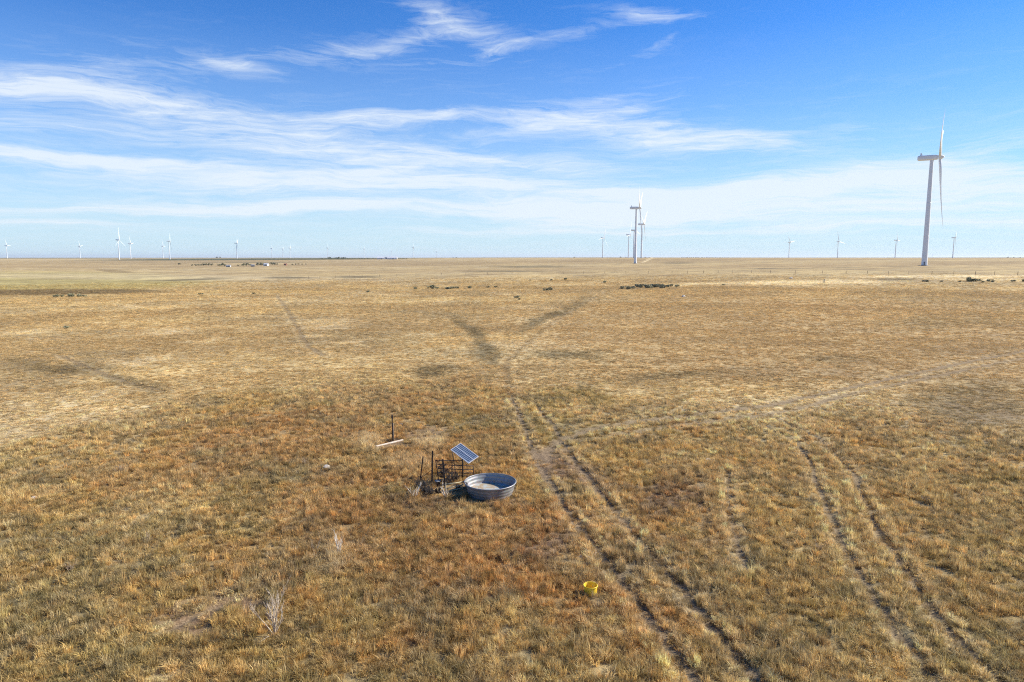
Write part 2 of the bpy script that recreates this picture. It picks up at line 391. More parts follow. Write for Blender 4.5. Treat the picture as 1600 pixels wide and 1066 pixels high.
def clump(name, nb, rad, h, w, lean, seed, droop=.3, forb=False):
    rg = random.Random(seed); vs = []; fs = []; cs = []
    for i in range(nb):
        a = rg.uniform(0, 6.283); q = rad * math.sqrt(rg.random()) ; x, y = q * math.cos(a), q * math.sin(a); w_ = w
        hh = h * rg.uniform(.45, 1.1) * (1 - .35 * q / rad); la = a + rg.uniform(-.9, .9); ll = lean * rg.uniform(.2, 1.2)
        dx, dy = math.cos(la), math.sin(la); fa = rg.uniform(0, 3.14); wx, wy = math.cos(fa) * w / 2, math.sin(fa) * w / 2
        br = rg.choice((.6, .8, .9, 1.0, 1.15, 1.35)); tone = rg.random()
        c = (br * (1.0 + .12 * tone), br, br * (1.05 - .25 * tone), 1)
        p0 = (x, y, -.03); p1 = (x + dx * ll * hh * .35, y + dy * ll * hh * .35, hh * .6); p2 = (x + dx * ll * hh * (1 + droop), y + dy * ll * hh * (1 + droop), hh * (1 - .25 * droop * ll))
        k = len(vs)
        vs += [(p0[0] - wx, p0[1] - wy, p0[2]), (p0[0] + wx, p0[1] + wy, p0[2]), (p1[0] + wx * .9, p1[1] + wy * .9, p1[2]), (p1[0] - wx * .9, p1[1] - wy * .9, p1[2]), p2]
        fs += [(k, k + 1, k + 2, k + 3), (k + 3, k + 2, k + 4)]; cs += [c] * 5
        if forb and rg.random() < .7:
            for s in range(3):
                t = rg.uniform(.4, 1); q1 = [p0[j] + (p2[j] - p0[j]) * t for j in range(3)]
                e = (q1[0] + rg.uniform(-.07, .07), q1[1] + rg.uniform(-.07, .07), q1[2] + rg.uniform(.0, .06)); k = len(vs)
                vs += [(q1[0] - wx, q1[1] - wy, q1[2]), (q1[0] + wx, q1[1] + wy, q1[2]), e]; fs += [(k, k + 1, k + 2)]; cs += [c] * 3
    me = bpy.data.meshes.new(name); me.from_pydata(vs, [], fs)
    a = me.attributes.new('blade', 'FLOAT_COLOR', 'POINT'); a.data.foreach_set('color', np.array(cs, np.float32).ravel())
    me.materials.append(GM)
    return bpy.data.objects.new(name, me)
CL = [clump('grass_clump', 60, .15, .34, .011, .45, 1), clump('grass_clump', 60, .17, .28, .011, .8, 2, .5), clump('grass_clump', 46, .12, .42, .010, .30, 3),
      clump('grass_clump', 70, .19, .16, .012, .9, 4, .4), clump('grass_clump', 36, .14, .30, .010, .7, 5, .2, True), clump('grass_clump', 80, .22, .20, .013, .7, 6, .5),
      clump('grass_clump', 54, .13, .36, .012, .6, 8, .7)]
def build_grass():
    rg = np.random.default_rng(3)
    pts = []
    bands = [(11, 26, 54), (26, 42, 44), (42, 70, 24), (70, 110, 12), (110, 170, 6.5), (170, 260, 3.2), (260, 420, 1.6)]
    for r0, r1, dens in bands:
        half = R(47 if r0 < 26 else 43)
        n = int(half * (r1 * r1 - r0 * r0) * dens)
        r = np.sqrt(rg.uniform(r0 * r0, r1 * r1, n)); a = rg.uniform(-half, half, n)
        pts.append(np.stack([r * np.sin(a), r * np.cos(a)], -1))
    P = np.concatenate(pts); X, Y = P[:, 0], P[:, 1]
    Z = terrain(X, Y); r = np.hypot(X, Y)
    col, tall, bare = cover(X, Y, Z); rm, re = rut_mask(X, Y)
    u = rg.random(len(X))
    dens = .55 + .45 * sstep(.3, .6, fbm(X / .9, Y / .9, 90, 3))
    keep = (u < dens * (1 - .9 * np.clip(rm, 0, 1)) * (1 - .78 * bare))
    gx, gy = project(X, Y, Z); keep &= ~((np.hypot((gx - 700) / 34, (gy - 764) / 11) < 1) & (rg.random(len(X)) < .8))
    keep &= rg.random(len(X)) > sstep(230, 415, r)
    keep &= ~((np.abs((gx - 609) * .24 + (gy - 695)) < 4) & (np.abs(gx - 609) < 26))
    keep &= np.hypot(X - TANK_XY[0], Y - TANK_XY[1]) > 1.09
    keep &= np.hypot(X - TUB_XY[0], Y - TUB_XY[1]) > .26
    X, Y, Z, r, col, tall, bare, rm, re, gx, gy = [q[keep] for q in (X, Y, Z, r, col, tall, bare, rm, re, gx, gy)]
    n = len(X)
    # each clump picks its own species colour near that of its patch
    pick = rg.random(n)
    pal = np.where((pick < .22)[:, None], C_STRAW, np.where((pick < .36)[:, None], C_RUST, np.where((pick < .49)[:, None], C_OLIVE, np.where((pick < .61)[:, None], C_GREY, np.where((pick < .68)[:, None], C_DARK * 1.25, np.where((pick < .80)[:, None], C_PALE, C_GOLD))))))
    mixf = .44 * tall + .28 * (1 - tall)
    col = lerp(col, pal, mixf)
    col = lerp(col, C_BROWN * .8, .75 * np.clip(rm, 0, 1))
    col = lerp(col, C_PALE, .5 * np.clip(re, 0, 1))
    far_ = sstep(60, 130, r)[:, None]
    col = col * (rg.choice([.6, .8, 1.0, 1.2, 1.5], n)[:, None] * (1 - far_) + far_ * rg.choice([.7, .88, 1.0, 1.2, 1.45], n)[:, None]) * (1 + .15 * re[:, None] * tall[:, None])
    col = np.clip(col, 0, .85)
    tp = np.maximum(np.maximum(ell(gx, gy, 572, 690, 22, 13, 0), ell(gx, gy, 668, 690, 24, 13, 0)), .8 * np.maximum(ell(gx, gy, 520, 872, 26, 26, 0), ell(gx, gy, 640, 724, 40, 12, 0)))
    col = lerp(col, C_PALE * 1.05, .75 * tp * (rg.random(n) < .8))
    front = ell(gx, gy, 772, 787, 48, 6, 0)
    hs = (.48 + .72 * tall + .55 * tp + .5 * front) * rg.choice([.5, .6, .7, .8, .9, 1.2], n) * (1 - .55 * rm) * (1 - .4 * bare) * (.48 + .98 * fbm(X / 1.6, Y / 1.6, 91, 3))
    hs *= 1 + np.clip(r - 90, 0, 300) / 1200
    ws = rg.uniform(.5, 1.15, n) * (1 + np.clip(r - 40, 0, 400) / 95)
    me = bpy.data.meshes.new('grass'); me.vertices.add(n)
    me.vertices.foreach_set('co', np.stack([X, Y, Z - .03 * (rm > .4) - .01], -1).ravel())
    c4 = np.ones((n, 4), np.float32); c4[:, :3] = col
    a = me.attributes.new('tint', 'FLOAT_COLOR', 'POINT'); a.data.foreach_set('color', c4.ravel())
    a = me.attributes.new('size', 'FLOAT_VECTOR', 'POINT'); a.data.foreach_set('vector', np.stack([ws, ws, hs], -1).astype(np.float32).ravel())
    tilt = rg.normal(0, .10, (n, 2))
    a = me.attributes.new('turn', 'FLOAT_VECTOR', 'POINT'); a.data.foreach_set('vector', np.stack([tilt[:, 0], tilt[:, 1] - .12, rg.uniform(0, 6.283, n)], -1).astype(np.float32).ravel())
    idx = rg.integers(0, len(CL), n); idx = np.where((tall < .4) & (rg.random(n) < .7), np.where(rg.random(n) < .5, 3, 5), idx)
    a = me.attributes.new('kind_index', 'INT', 'POINT'); a.data.foreach_set('value', idx.astype(np.int32))
    o = bpy.data.objects.new('grass', me); COL.objects.link(o)
    tag(o, 'dry straw, rust and olive prairie grass covering the ground', 'grass', kind='stuff')
    me.materials.append(GM)
    ng = bpy.data.node_groups.new('grass_scatter', 'GeometryNodeTree')
    ng.interface.new_socket('Geometry', in_out='INPUT', socket_type='NodeSocketGeometry'); ng.interface.new_socket('Geometry', in_out='OUTPUT', socket_type='NodeSocketGeometry')
    gi = ng.nodes.new('NodeGroupInput'); go = ng.nodes.new('NodeGroupOutput')
    src = bpy.data.collections.new('grass_clumps')
    for c in CL: src.objects.link(c)
    ci = ng.nodes.new('GeometryNodeCollectionInfo'); ci.inputs['Collection'].default_value = src; ci.inputs['Separate Children'].default_value = True; ci.inputs['Reset Children'].default_value = True
    ip = ng.nodes.new('GeometryNodeInstanceOnPoints'); ip.inputs['Pick Instance'].default_value = True
    def at(nm, dt):
        q = ng.nodes.new('GeometryNodeInputNamedAttribute'); q.data_type = dt; q.inputs[0].default_value = nm
        return [s for s in q.outputs if s.enabled][0]
    ng.links.new(gi.outputs[0], ip.inputs['Points']); ng.links.new(ci.outputs[0], ip.inputs['Instance'])
    ng.links.new(at('kind_index', 'INT'), ip.inputs['Instance Index']); ng.links.new(at('turn', 'FLOAT_VECTOR'), ip.inputs['Rotation']); ng.links.new(at('size', 'FLOAT_VECTOR'), ip.inputs['Scale'])
    ng.links.new(ip.outputs[0], go.inputs[0])
    md = o.modifiers.new('scatter', 'NODES'); md.node_group = ng
    print('grass clumps', n)
TUB = gp(922.5, 929); TUB_XY = (TUB.x, TUB.y)
build_grass()

# ------------------------------------------------------------------ materials
def galvanised():
    m, nt, b = new_mat('galvanised_steel')
    tc = N(nt, 'ShaderNodeTexCoord').outputs['Object']
    n = noise_n(nt, 3, 6, .6, tc); v = N(nt, 'ShaderNodeTexVoronoi'); v.inputs['Scale'].default_value = 22; nt.links.new(tc, v.inputs['Vector'])
    base = ramp(nt, n.outputs['Fac'], [(.3, (.20, .21, .21)), (.6, (.32, .33, .33)), (.8, (.42, .42, .42))])
    base = mix(nt, .12, base, v.outputs['Color'], 'OVERLAY')
    sepx = N(nt, 'ShaderNodeSeparateXYZ'); nt.links.new(tc, sepx.inputs[0])
    low = math_n(nt, 'SUBTRACT', 1.0, math_n(nt, 'MULTIPLY', sepx.outputs[2], 3.0), clamp=True)
    n2 = noise_n(nt, 5, 7, .7, tc)
    st = math_n(nt, 'MULTIPLY', math_n(nt, 'ADD', low, .22), ramp(nt, n2.outputs['Fac'], [(.46, (0, 0, 0)), (.62, (1, 1, 1))]), clamp=True)
    base = mix(nt, math_n(nt, 'MULTIPLY', st, .8), base, (.33, .19, .10))
    nt.links.new(base, b.inputs['Base Color']); b.inputs['Metallic'].default_value = .35; b.inputs['Roughness'].default_value = .5
    bump(nt, b, noise_n(nt, 12, 4, .5, tc).outputs['Fac'], .15, .004)
    return m
M_GALV = galvanised()
def floor_mat():
    m, nt, b = new_mat('tank_floor')
    tc = N(nt, 'ShaderNodeTexCoord').outputs['Object']
    n = noise_n(nt, 1.7, 6, .6, tc, .4)
    c = ramp(nt, n.outputs['Fac'], [(.36, (.24, .30, .33)), (.44, (.42, .44, .42)), (.51, (.42, .35, .22)), (.56, (.36, .22, .08)), (.66, (.42, .38, .30))])
    nt.links.new(c, b.inputs['Base Color']); b.inputs['Roughness'].default_value = .6
    return m
M_FLOOR = floor_mat()
def water_mat():
    m, nt, b = new_mat('shallow_water')
    tc = N(nt, 'ShaderNodeTexCoord').outputs['Object']
    b.inputs['Base Color'].default_value = (.75, .85, .88, 1); b.inputs['Roughness'].default_value = .04; b.inputs['IOR'].default_value = 1.33
    b.inputs['Alpha'].default_value = .12
    bump(nt, b, noise_n(nt, 4, 3, .5, tc).outputs['Fac'], .12, .01)
    return m
M_WATER = water_mat()
M_RUSTY = mottled('weathered_dark_steel', (.022, .017, .016), (.06, .038, .030), 18, .75, .3, .2, .002, (.17, .085, .045))
M_TPOST = mottled('painted_dark_post', (.022, .020, .020), (.06, .045, .038), 12, .7, .2, .2, .002, (.12, .07, .05))
M_TANPOLE = mottled('weathered_tan_pole', (.42, .35, .20), (.66, .56, .34), 14, .8, 0, .3, .003)
M_WOOD = mottled('bleached_wood', (.42, .33, .24), (.62, .52, .40), 9, .85, 0, .4, .004, (.72, .63, .52))
M_WOOD2 = mottled('grey_brown_wood', (.20, .14, .09), (.38, .28, .18), 11, .85, 0, .4, .004)
M_ALU = mottled('panel_frame_aluminium', (.62, .63, .64), (.80, .80, .80), 6, .35, .2, 0)
M_TWIG = mottled('bleached_stem', (.50, .44, .35), (.78, .71, .60), 10, .85, 0, .3, .002)
M_TWIGT = mottled('weathered_tan_stem', (.40, .32, .23), (.66, .56, .43), 10, .85, 0, .3, .002)
M_TWIGB = mottled('tan_stem', (.28, .21, .14), (.50, .40, .28), 10, .85, 0, .3, .002)
M_TWIGD = mottled('grey_brown_stem', (.035, .032, .030), (.10, .085, .075), 10, .9, 0, .3, .002)
M_YEL = mottled('yellow_plastic', (.72, .42, .02), (.86, .62, .04), 7, .5, 0, .15, .003, (.84, .70, .26))
M_RESID = mottled('rust_residue', (.42, .17, .03), (.62, .32, .05), 12, .9, 0, .5, .01)
M_CONC = mottled('pale_concrete', (.26, .25, .22), (.42, .40, .36), 9, .85, 0, .3, .004)
M_STONE = mottled('pale_stone', (.42, .36, .29), (.68, .62, .54), 12, .9, 0, .5, .01)
M_TURB = mottled('turbine_white_paint', (.74, .77, .78), (.82, .83, .83), .15, .45, 0, 0)
M_TURBD = mottled('turbine_foot_grey', (.10, .10, .11), (.18, .18, .19), 2, .8, 0, 0)
def cell_mat():
    m, nt, b = new_mat('solar_cells')
    tc = N(nt, 'ShaderNodeTexCoord').outputs['Object']
    s = N(nt, 'ShaderNodeSeparateXYZ'); nt.links.new(tc, s.inputs[0])
    def lines(sock, per, wid):
        f = math_n(nt, 'FRACT', math_n(nt, 'DIVIDE', sock, per)); return math_n(nt, 'LESS_THAN', f, wid)
    l1 = lines(s.outputs[0], PANEL_L / 12, .17); l2 = lines(s.outputs[1], .0655, .12)
    g = math_n(nt, 'MAXIMUM', l1, math_n(nt, 'MULTIPLY', l2, .35))
    n = noise_n(nt, 9, 3, .5, tc)
    c = ramp(nt, n.outputs['Fac'], [(.35, (.06, .085, .13)), (.65, (.11, .15, .21))])
    nt.links.new(mix(nt, g, c, (.42, .50, .60)), b.inputs['Base Color']); b.inputs['Roughness'].default_value = .16
    b.inputs['Coat Weight'].default_value = .6; b.inputs['Coat Roughness'].default_value = .05
    return m
PANEL_L = 1.36

# ------------------------------------------------------------------ STOCK TANK
def px_at(o, px, py): return at_depth(px, py, o)
rim_c = at_depth(766, 752.3, PTS.y + .05)
TX, TY = rim_c.x, rim_c.y; TZ = float(terrain(TX, TY))
TH = rim_c.z - TZ; TRAD = 40.3 / F_PX * (TY * cp + (CAM_H - rim_c.z) * sp)
print('tank', TX, TY, TH, TRAD)
tank = thing('stock_tank', (TX, TY, TZ), 'round galvanised steel stock tank, nearly empty, in the middle of the pasture', 'stock tank')
bm = bmesh.new()
prof = []
NP = 28
for i in range(NP + 1):
    t = i / NP; z = t * (TH - .02); rr = TRAD * (.86 + .125 * t) + .006 * math.sin(t * 2 * math.pi * 3.5)
    prof.append((rr, z))
lathe(bm, [(r_, z_) for r_, z_ in prof], 96)
lathe(bm, [(r_ - .012, z_) for r_, z_ in prof[::-1]], 96)
obj('tank_wall', bm, M_GALV, tank)
bm = bmesh.new()
rt = []
for i in range(13):
    a = 2 * math.pi * i / 12; rt.append((TRAD - .006 + .026 * math.cos(a), TH - .005 + .026 * math.sin(a)))
lathe(bm, rt, 96)
obj('rim', bm, M_GALV, tank)
bm = bmesh.new(); rg_ = lathe(bm, [(TRAD * .885, .14), (TRAD * .45, .144), (.02, .146)], 64); bm.faces.new(rg_[-1])
obj('floor', bm, M_FLOOR, tank)
bm = bmesh.new(); rg_ = lathe(bm, [(TRAD * .885, .152), (TRAD * .4, .152), (.02, .152)], 64); bm.faces.new(rg_[-1])
obj('shallow_water', bm, M_WATER, tank)
# float valve on the left inside of the rim
fv = math.radians(196)
bm = bmesh.new(); ex, ey = math.cos(fv) * (TRAD - .07), math.sin(fv) * (TRAD - .07)
box(bm, ex, ey, TH - .10, .09, .10, .17, Matrix.Rotation(fv, 3, 'Z'))
tube(bm, [(ex, ey, TH + .04), (ex, ey, TH - .34)], .02, 8)
tube(bm, [(ex, ey, TH - .12), (ex + .13, ey - .05, TH - .22)], .010, 6)
tube(bm, [(ex - .16, ey - .03, TH + .03), (ex, ey, TH + .05), (ex + .07, ey + .02, TH + .0)], .016, 6)
bmesh.ops.create_uvsphere(bm, u_segments=10, v_segments=8, radius=.055, matrix=Matrix.Translation((ex + .16, ey - .06, TH - .24)))
obj('float_valve', bm, M_TPOST, tank)

# ------------------------------------------------------------------ SOLAR PANEL on its post
def g0(px, py):
    p = gp(px, py); return p
pc_base = gp(723, 750)
pc = at_depth(725.8, 708.3, pc_base.y)
Lv = Vector((.97, -.887, -.445)).normalized(); Sv = Vector((.47, .40, .227)); Sv = (Sv - Lv * Sv.dot(Lv)).normalized(); Nv = Lv.cross(Sv).normalized()
pan = thing('solar_panel', (pc_base.x, pc_base.y, pc_base.z), 'blue solar panel with white frame tilted on a dark steel post beside the round tank', 'solar panel')
PM = Matrix((Lv, Sv, Nv)).transposed().to_4x4(); PM.translation = pc - pc_base
PW = .66; L_ = PANEL_L
def pobj(name, bm, mat):
    o = obj(name, bm, mat, pan); o.matrix_local = PM; return o
bm = bmesh.new(); fr = .032
box(bm, 0, PW / 2 - fr / 2, 0, L_, fr, .04); box(bm, 0, -PW / 2 + fr / 2, 0, L_, fr, .04)
box(bm, L_ / 2 - fr / 2, 0, 0, fr, PW - 2 * fr, .04); box(bm, -L_ / 2 + fr / 2, 0, 0, fr, PW - 2 * fr, .04); box(bm, 0, .0, .003, L_ - 2 * fr, .034, .04)
pobj('panel_frame', bm, M_ALU)
bm = bmesh.new(); box(bm, 0, 0, .004, L_ - 2 * fr, PW - 2 * fr, .012)
pobj('panel_cells', bm, cell_mat())
bm = bmesh.new(); box(bm, 0, .16, -.04, L_ * .8, .04, .035); box(bm, 0, -.16, -.04, L_ * .8, .04, .035); box(bm, -.1, 0, -.075, .05, .5, .035); box(bm, .1, 0, -.075, .05, .5, .035)
pobj('mounting_rails', bm, M_RUSTY)
bm = bmesh.new(); top = pc - pc_base - Nv * .09
tube(bm, [(0, 0, -.3), (0, 0, top.z - .12), (top.x, top.y, top.z)], .035, 10)
obj('pole', bm, M_TPOST, pan)
bm = bmesh.new(); p4t = at_depth(705, 706.5, pc_base.y) - pc_base; p4b = gp(714, 752) - pc_base
tube(bm, [p4t + Vector((.05, 0, .02)), p4b], .017, 6); tube(bm, [PM @ Vector((-.45, -.16, -.05)), Vector((0, 0, top.z - .35))], .014, 6)
obj('brace', bm, M_TPOST, pan)

# ------------------------------------------------------------------ T-POSTS round the well
def tpost(bpx, tpx, w, label):
    b_ = gp(*bpx); t_ = at_depth(tpx[0], tpx[1], b_.y + .02) - b_
    o = thing('steel_fence_post', b_, label, 'fence post', group='dark steel posts round the old pen')
    H = t_.length; bm = bmesh.new()
    box(bm, 0, 0, H / 2 - .15, w, w * .22, H + .3); box(bm, 0, w * .4, H / 2 - .15, w * .22, w * .6, H + .3)
    for k in range(int(H / .06)): box(bm, 0, -w * .16, .08 + k * .06, w * .3, w * .18, .02)
    q = obj('post_shaft', bm, M_TPOST, o); q.rotation_mode = 'QUATERNION'; q.rotation_quaternion = t_.to_track_quat('Z', 'Y')
    bm = bmesh.new(); box(bm, 0, w * .2, -.02, w * 2.4, .008, .10)
    obj('anchor_plate', bm, M_TPOST, q)
    return o
tpost((656.5, 757), (661.5, 713.5), .065, 'dark steel post leaning slightly right, leftmost of the posts round the pen')
tpost((675.6, 760), (676.2, 704.5), .080, 'tallest upright dark steel post, second from left at the pen')
tpost((695.0, 762), (691.2, 717.5), .085, 'dark steel post leaning left at the near left corner of the rusty gate')
tpost((740.8, 746), (739.0, 728), .045, 'short thin dark post at the right end of the rusty gate behind the tank')
# rusty gate standing behind
def rail(bm, a, b, r_=.016, sag=0.0, n=6):
    pts = []
    for i in range(n + 1):
        t = i / n; p = a.lerp(b, t); p.z += -sag * math.sin(math.pi * t) + random.uniform(-.006, .006); pts.append(p)
    tube(bm, pts, r_, 6)
gb0 = gp(683, 757); gb1 = gp(740, 749); gb1.y = gb1.y + .1
gate = thing('livestock_gate', gb0, 'rusty tube livestock gate standing behind the well, with bent left end', 'gate')
GY0, GY1 = gb0.y + .25, gb1.y
def gpt(px, py):
    t = (px - 683) / 57.; return at_depth(px, py, GY0 + (GY1 - GY0) * t) - gb0
for k, (ya, yb_, x0, x1) in enumerate([(719, 720, 680.5, 722), (725.6, 728.2, 684, 739), (732.0, 734, 684, 739.6), (738, 739.3, 684, 740), (744, 743.4, 684, 740.5), (750, 747.5, 684, 741)]):
    bm = bmesh.new(); rail(bm, gpt(x0, ya), gpt(x1, yb_), .023, .012)
    obj('rail', bm, M_RUSTY, gate)
for x0, y0, x1, y1 in ((680.5, 719, 686, 754), (706, 719.5, 707, 753), (739, 728, 741, 748)):
    bm = bmesh.new(); rail(bm, gpt(x0, y0), gpt(x1, y1), .024); obj('stile', bm, M_RUSTY, gate)
bm = bmesh.new()
rail(bm, gpt(681, 719), gpt(694, 733), .016); rail(bm, gpt(683, 722), gpt(691, 719), .016); rail(bm, gpt(682, 725), gpt(696, 728), .016); rail(bm, gpt(684, 733), gpt(693, 722), .016)
rail(bm, gpt(690, 740), gpt(712, 726), .014)
obj('bent_bars', bm, M_RUSTY, gate)
# low tan panel in front, between the corner post and the tank
lb = gp(695.5, 771)
low = thing('low_rail_panel', lb, 'low panel of three pale tan rails between the corner post and the tank', 'fence panel')
for (a, b_) in (((695, 757), (725, 752.6)), ((695, 763.8), (724, 757.4)), ((695, 768.3), (724, 762.3))):
    bm = bmesh.new(); tube(bm, [at_depth(a[0], a[1], lb.y) - lb, at_depth((a[0] + b_[0]) / 2, (a[1] + b_[1]) / 2 + .3, lb.y + .2) - lb, at_depth(b_[0], b_[1], lb.y + .4) - lb], .024, 6)
    obj('rail', bm, M_TANPOLE, low)
for x0, x1, dy in ((696.5, 697, 0.02), (722, 722.4, .38)):
    bm = bmesh.new(); t_ = at_depth(x0, 754.5, lb.y + dy) - lb; tube(bm, [t_, (t_.x, t_.y, -.1)], .02, 6); obj('stile', bm, M_TANPOLE, low)
# diagonal brace rod and wires left bay
dr = gp(664, 760)
bm = bmesh.new(); a_ = at_depth(657.5, 747, dr.y) - dr; b__ = at_depth(676.3, 733.5, dr.y) - dr
tube(bm, [a_, b__], .012, 6)
o = obj('brace_rod', bm, M_RUSTY); o.location = dr; tag(o, 'thin rusty rod slanting between the two left pen posts', 'rod')
# well casing with cap
wb = gp(684, 759)
well = thing('well_casing', wb, 'short well casing with pale round cap and thin dark pipe beside the tallest post', 'well')
bm = bmesh.new(); lathe(bm, [(.11, -.1), (.11, .22)], 24); obj('casing', bm, M_RUSTY, well)
bm = bmesh.new(); rg_ = lathe(bm, [(.05, .218), (.15, .22), (.155, .235), (.15, .258), (.02, .266)], 24); bm.faces.new(rg_[-1]); obj('cap', bm, M_CONC, well)
bm = bmesh.new(); tube(bm, [(.03, 0, .26), (.03, 0, .62), (.06, 0, .66)], .018, 8); tube(bm, [(.03, 0, .34), (.22, -.05, .33), (.3, -.06, .1)], .014, 6); obj('riser_pipe', bm, M_TPOST, well)
# black hose from well to tank
bm = bmesh.new(); hs = gp(690, 764); pts = []
for i in range(17):
    t = i / 16; p = gp(676 + 55 * t, 766 + 6 * math.sin(t * 7) - 3 * t); p.z += .03; pts.append(p - hs)
tube(bm, pts, .018, 6)
o = obj('water_hose', bm, M_TPOST, smooth=True); o.location = hs; tag(o, 'black water hose lying on the ground from the well towards the tank', 'hose')

# ------------------------------------------------------------------ DEAD WEEDS
def weed_bm(seed, h, spread, stems, depth=3, r0=.010, thin=.6, flat=0., fork=(.35, .85)):
    rg = random.Random(seed); bm = bmesh.new()
    def grow(p, d, L, r, lev):
        pts = [p]; rad = [r]; q = p.copy(); dd = d.copy(); n = 4
        for i in range(n):
            dd = (dd + Vector((rg.uniform(-.16, .16), rg.uniform(-.16, .16), rg.uniform(-.04, .12 * (1 - flat))))).normalized()
            q = q + dd * L / n; pts.append(q.copy()); rad.append(r * (1 - .55 * (i + 1) / n))
        tube(bm, pts, rad, 4, cap=False)
        if lev > 0:
            for k in range(rg.choice((3, 4, 5)) if depth > 2 else rg.choice((2, 3))):
                i = rg.randint(1, n); t = pts[i]
                u, v = frame(dd); a = rg.uniform(0, 6.283); an = rg.uniform(*fork)
                nd = (dd * math.cos(an) + (u * math.cos(a) + v * math.sin(a)) * math.sin(an)); nd.z = nd.z + .15 * (1 - flat)
                grow(t.copy(), nd.normalized(), L * rg.uniform(.35, .6), r * thin, lev - 1)
    for s in range(stems):
        a = 6.283 * s / stems + rg.uniform(-.5, .5); sp_ = spread * rg.uniform(.3, 1)
        d = Vector((math.cos(a) * sp_, math.sin(a) * sp_, 1)).normalized()
        if flat: d = Vector((math.cos(a), math.sin(a), .12)).normalized()
        grow(Vector((rg.uniform(-.02, .02), rg.uniform(-.02, .02), -.03)), d, h * rg.uniform(.65, 1), r0 * .9, depth)
    return bm
def weed(px, py, seed, h, spread, stems, label, mat=M_TWIG, depth=3, r0=.010, flat=0., rz=0., zo=0., fork=(.35, .85)):
    p = gp(px, py)
    o = thing('dead_weed', (p.x, p.y, p.z + zo), label, 'dead weed', rz)
    obj('stems', weed_bm(seed, h, spread, stems, depth, r0, .6, flat, fork), mat, o)
    return o
big = weed(428.5, 993, 11, 1.02, .55, 7, 'tallest bleached dead weed with forked branches in the left foreground', M_TWIGT, 3, .0165, fork=(.25, .6))
bm = bmesh.new(); tube(bm, [(.02, .02, .02), (-.10, -.12, .05), (-.24, -.3, .03), (-.36, -.46, .02)], [.02, .018, .014, .006], 6); tube(bm, [(-.1, -.12, .05), (-.30, -.16, .06)], [.010, .004], 5); tube(bm, [(-.24, -.3, .03), (-.2, -.46, .04)], [.010, .004], 5)
obj('root', bm, M_TWIG, big)
weed(647.5, 779, 12, .62, .75, 5, 'bleached dead weed at the left end of the pen, in front of the leftmost post', M_TWIG, 2, .022, fork=(.25, .55))
weed(696.5, 779, 13, .62, .5, 4, 'whitish dead weed in front of the low tan rails', M_TWIG, 2, .024, fork=(.25, .55))
weed(529.5, 866, 14, .80, .5, 5, 'thin grey dead weed standing in golden grass left of the tank', M_TWIG, 2, .018, fork=(.25, .55))
weed(492, 866, 24, .5, .6, 4, 'small faint grey dead weed left of the thin one in golden grass', M_TWIGB, 2, .007)
weed(925, 871, 15, .55, .9, 6, 'bleached dead branch lying flat beside the wheel rut above the yellow tub', M_TWIG, 2, .026, flat=1.)
weed(921, 815, 16, .38, 1.2, 8, 'grey tangled dead weed lying between the two wheel ruts', M_TWIGB, 3, .008, flat=.6)
weed(1564, 834, 17, .5, .9, 4, 'pale forked dead branch lying in the grass at the right edge', M_TWIG, 2, .02, flat=1.)
weed(232, 848, 18, .34, .9, 6, 'low pale dead weed in the left foreground grass', M_TWIGB, 3, .007)
weed(186, 738, 27, .34, .9, 6, 'low greyish dead weed in the rust grass at far left', M_TWIGB, 3, .008)
weed(110, 893, 19, .30, .9, 6, 'small pale dead weed near the left edge foreground', M_TWIGB, 3, .007)
weed(475, 728, 20, .36, .9, 6, 'grey dead weed in rust coloured grass left of the bare patch', M_TWIGB, 3, .009)
weed(1445, 785, 25, .30, .9, 6, 'low pale dead weed in the grass right of the right wheel ruts', M_TWIGB, 3, .008)
weed(1283, 861, 26, .34, .9, 6, 'small pale dead weed between the right pair of wheel ruts', M_TWIGB, 3, .008)
def shrub_dark(px, py, seed, h, label):
    p = gp(px, py); o = thing('tumbleweed', (p.x, p.y, p.z), label, 'tumbleweed', 0, 'dark tumbleweeds caught in the pen')
    obj('stems', weed_bm(seed, h, 1.1, 13, 3, .013, .75), M_TWIGD, o)
shrub_dark(663, 771, 31, .42, 'dark tumbleweed between the two left pen posts')
shrub_dark(672, 774, 32, .38, 'dark tumbleweed at the foot of the tallest post, nearest the camera')
shrub_dark(703, 757, 33, .50, 'dark tumbleweed caught behind the gate bars')
shrub_dark(657, 764, 36, .40, 'dark tumbleweed at the foot of the leftmost leaning post')
shrub_dark(694, 745, 37, .45, 'dark tumbleweed behind the bent left end of the gate')
shrub_dark(714, 766, 34, .2, 'dark stems put in for the shadow under the low tan rails beside the tank')  # small dark tangle added where shadow lies next to the tank
shrub_dark(686, 771, 35, .26, 'smallest dark tumbleweed below the well cap')

# ------------------------------------------------------------------ YELLOW TUB
tub = thing('mineral_tub', (TUB.x, TUB.y, TUB.z), 'open yellow plastic tub sitting in the grass beside the wheel rut', 'tub')
s_ = 11.2 / F_PX * (TUB.y * cp + (CAM_H - .3) * sp); th_ = .32
bm = bmesh.new(); rg_ = lathe(bm, [(s_ * .80, -.02), (s_ * .84, .02), (s_ * .93, th_ - .03), (s_ * .93, th_)], 40); lathe(bm, [(s_ * .91, th_), (s_ * .90, th_ - .05), (s_ * .82, .05)], 40)
obj('tub_wall', bm, M_YEL, tub)
bm = bmesh.new(); lathe(bm, [(s_ * .90, th_ + .004), (s_ * .96, th_ + .016), (s_ * 1.01, th_ + .006), (s_ * 1.01, th_ - .022), (s_ * .935, th_ - .026)], 40)
obj('rim', bm, M_YEL, tub)
bm = bmesh.new(); rg_ = lathe(bm, [(s_ * .845, .08), (s_ * .4, .10), (.01, .095)], 40); bm.faces.new(rg_[-1]); obj('residue', bm, M_RESID, tub)

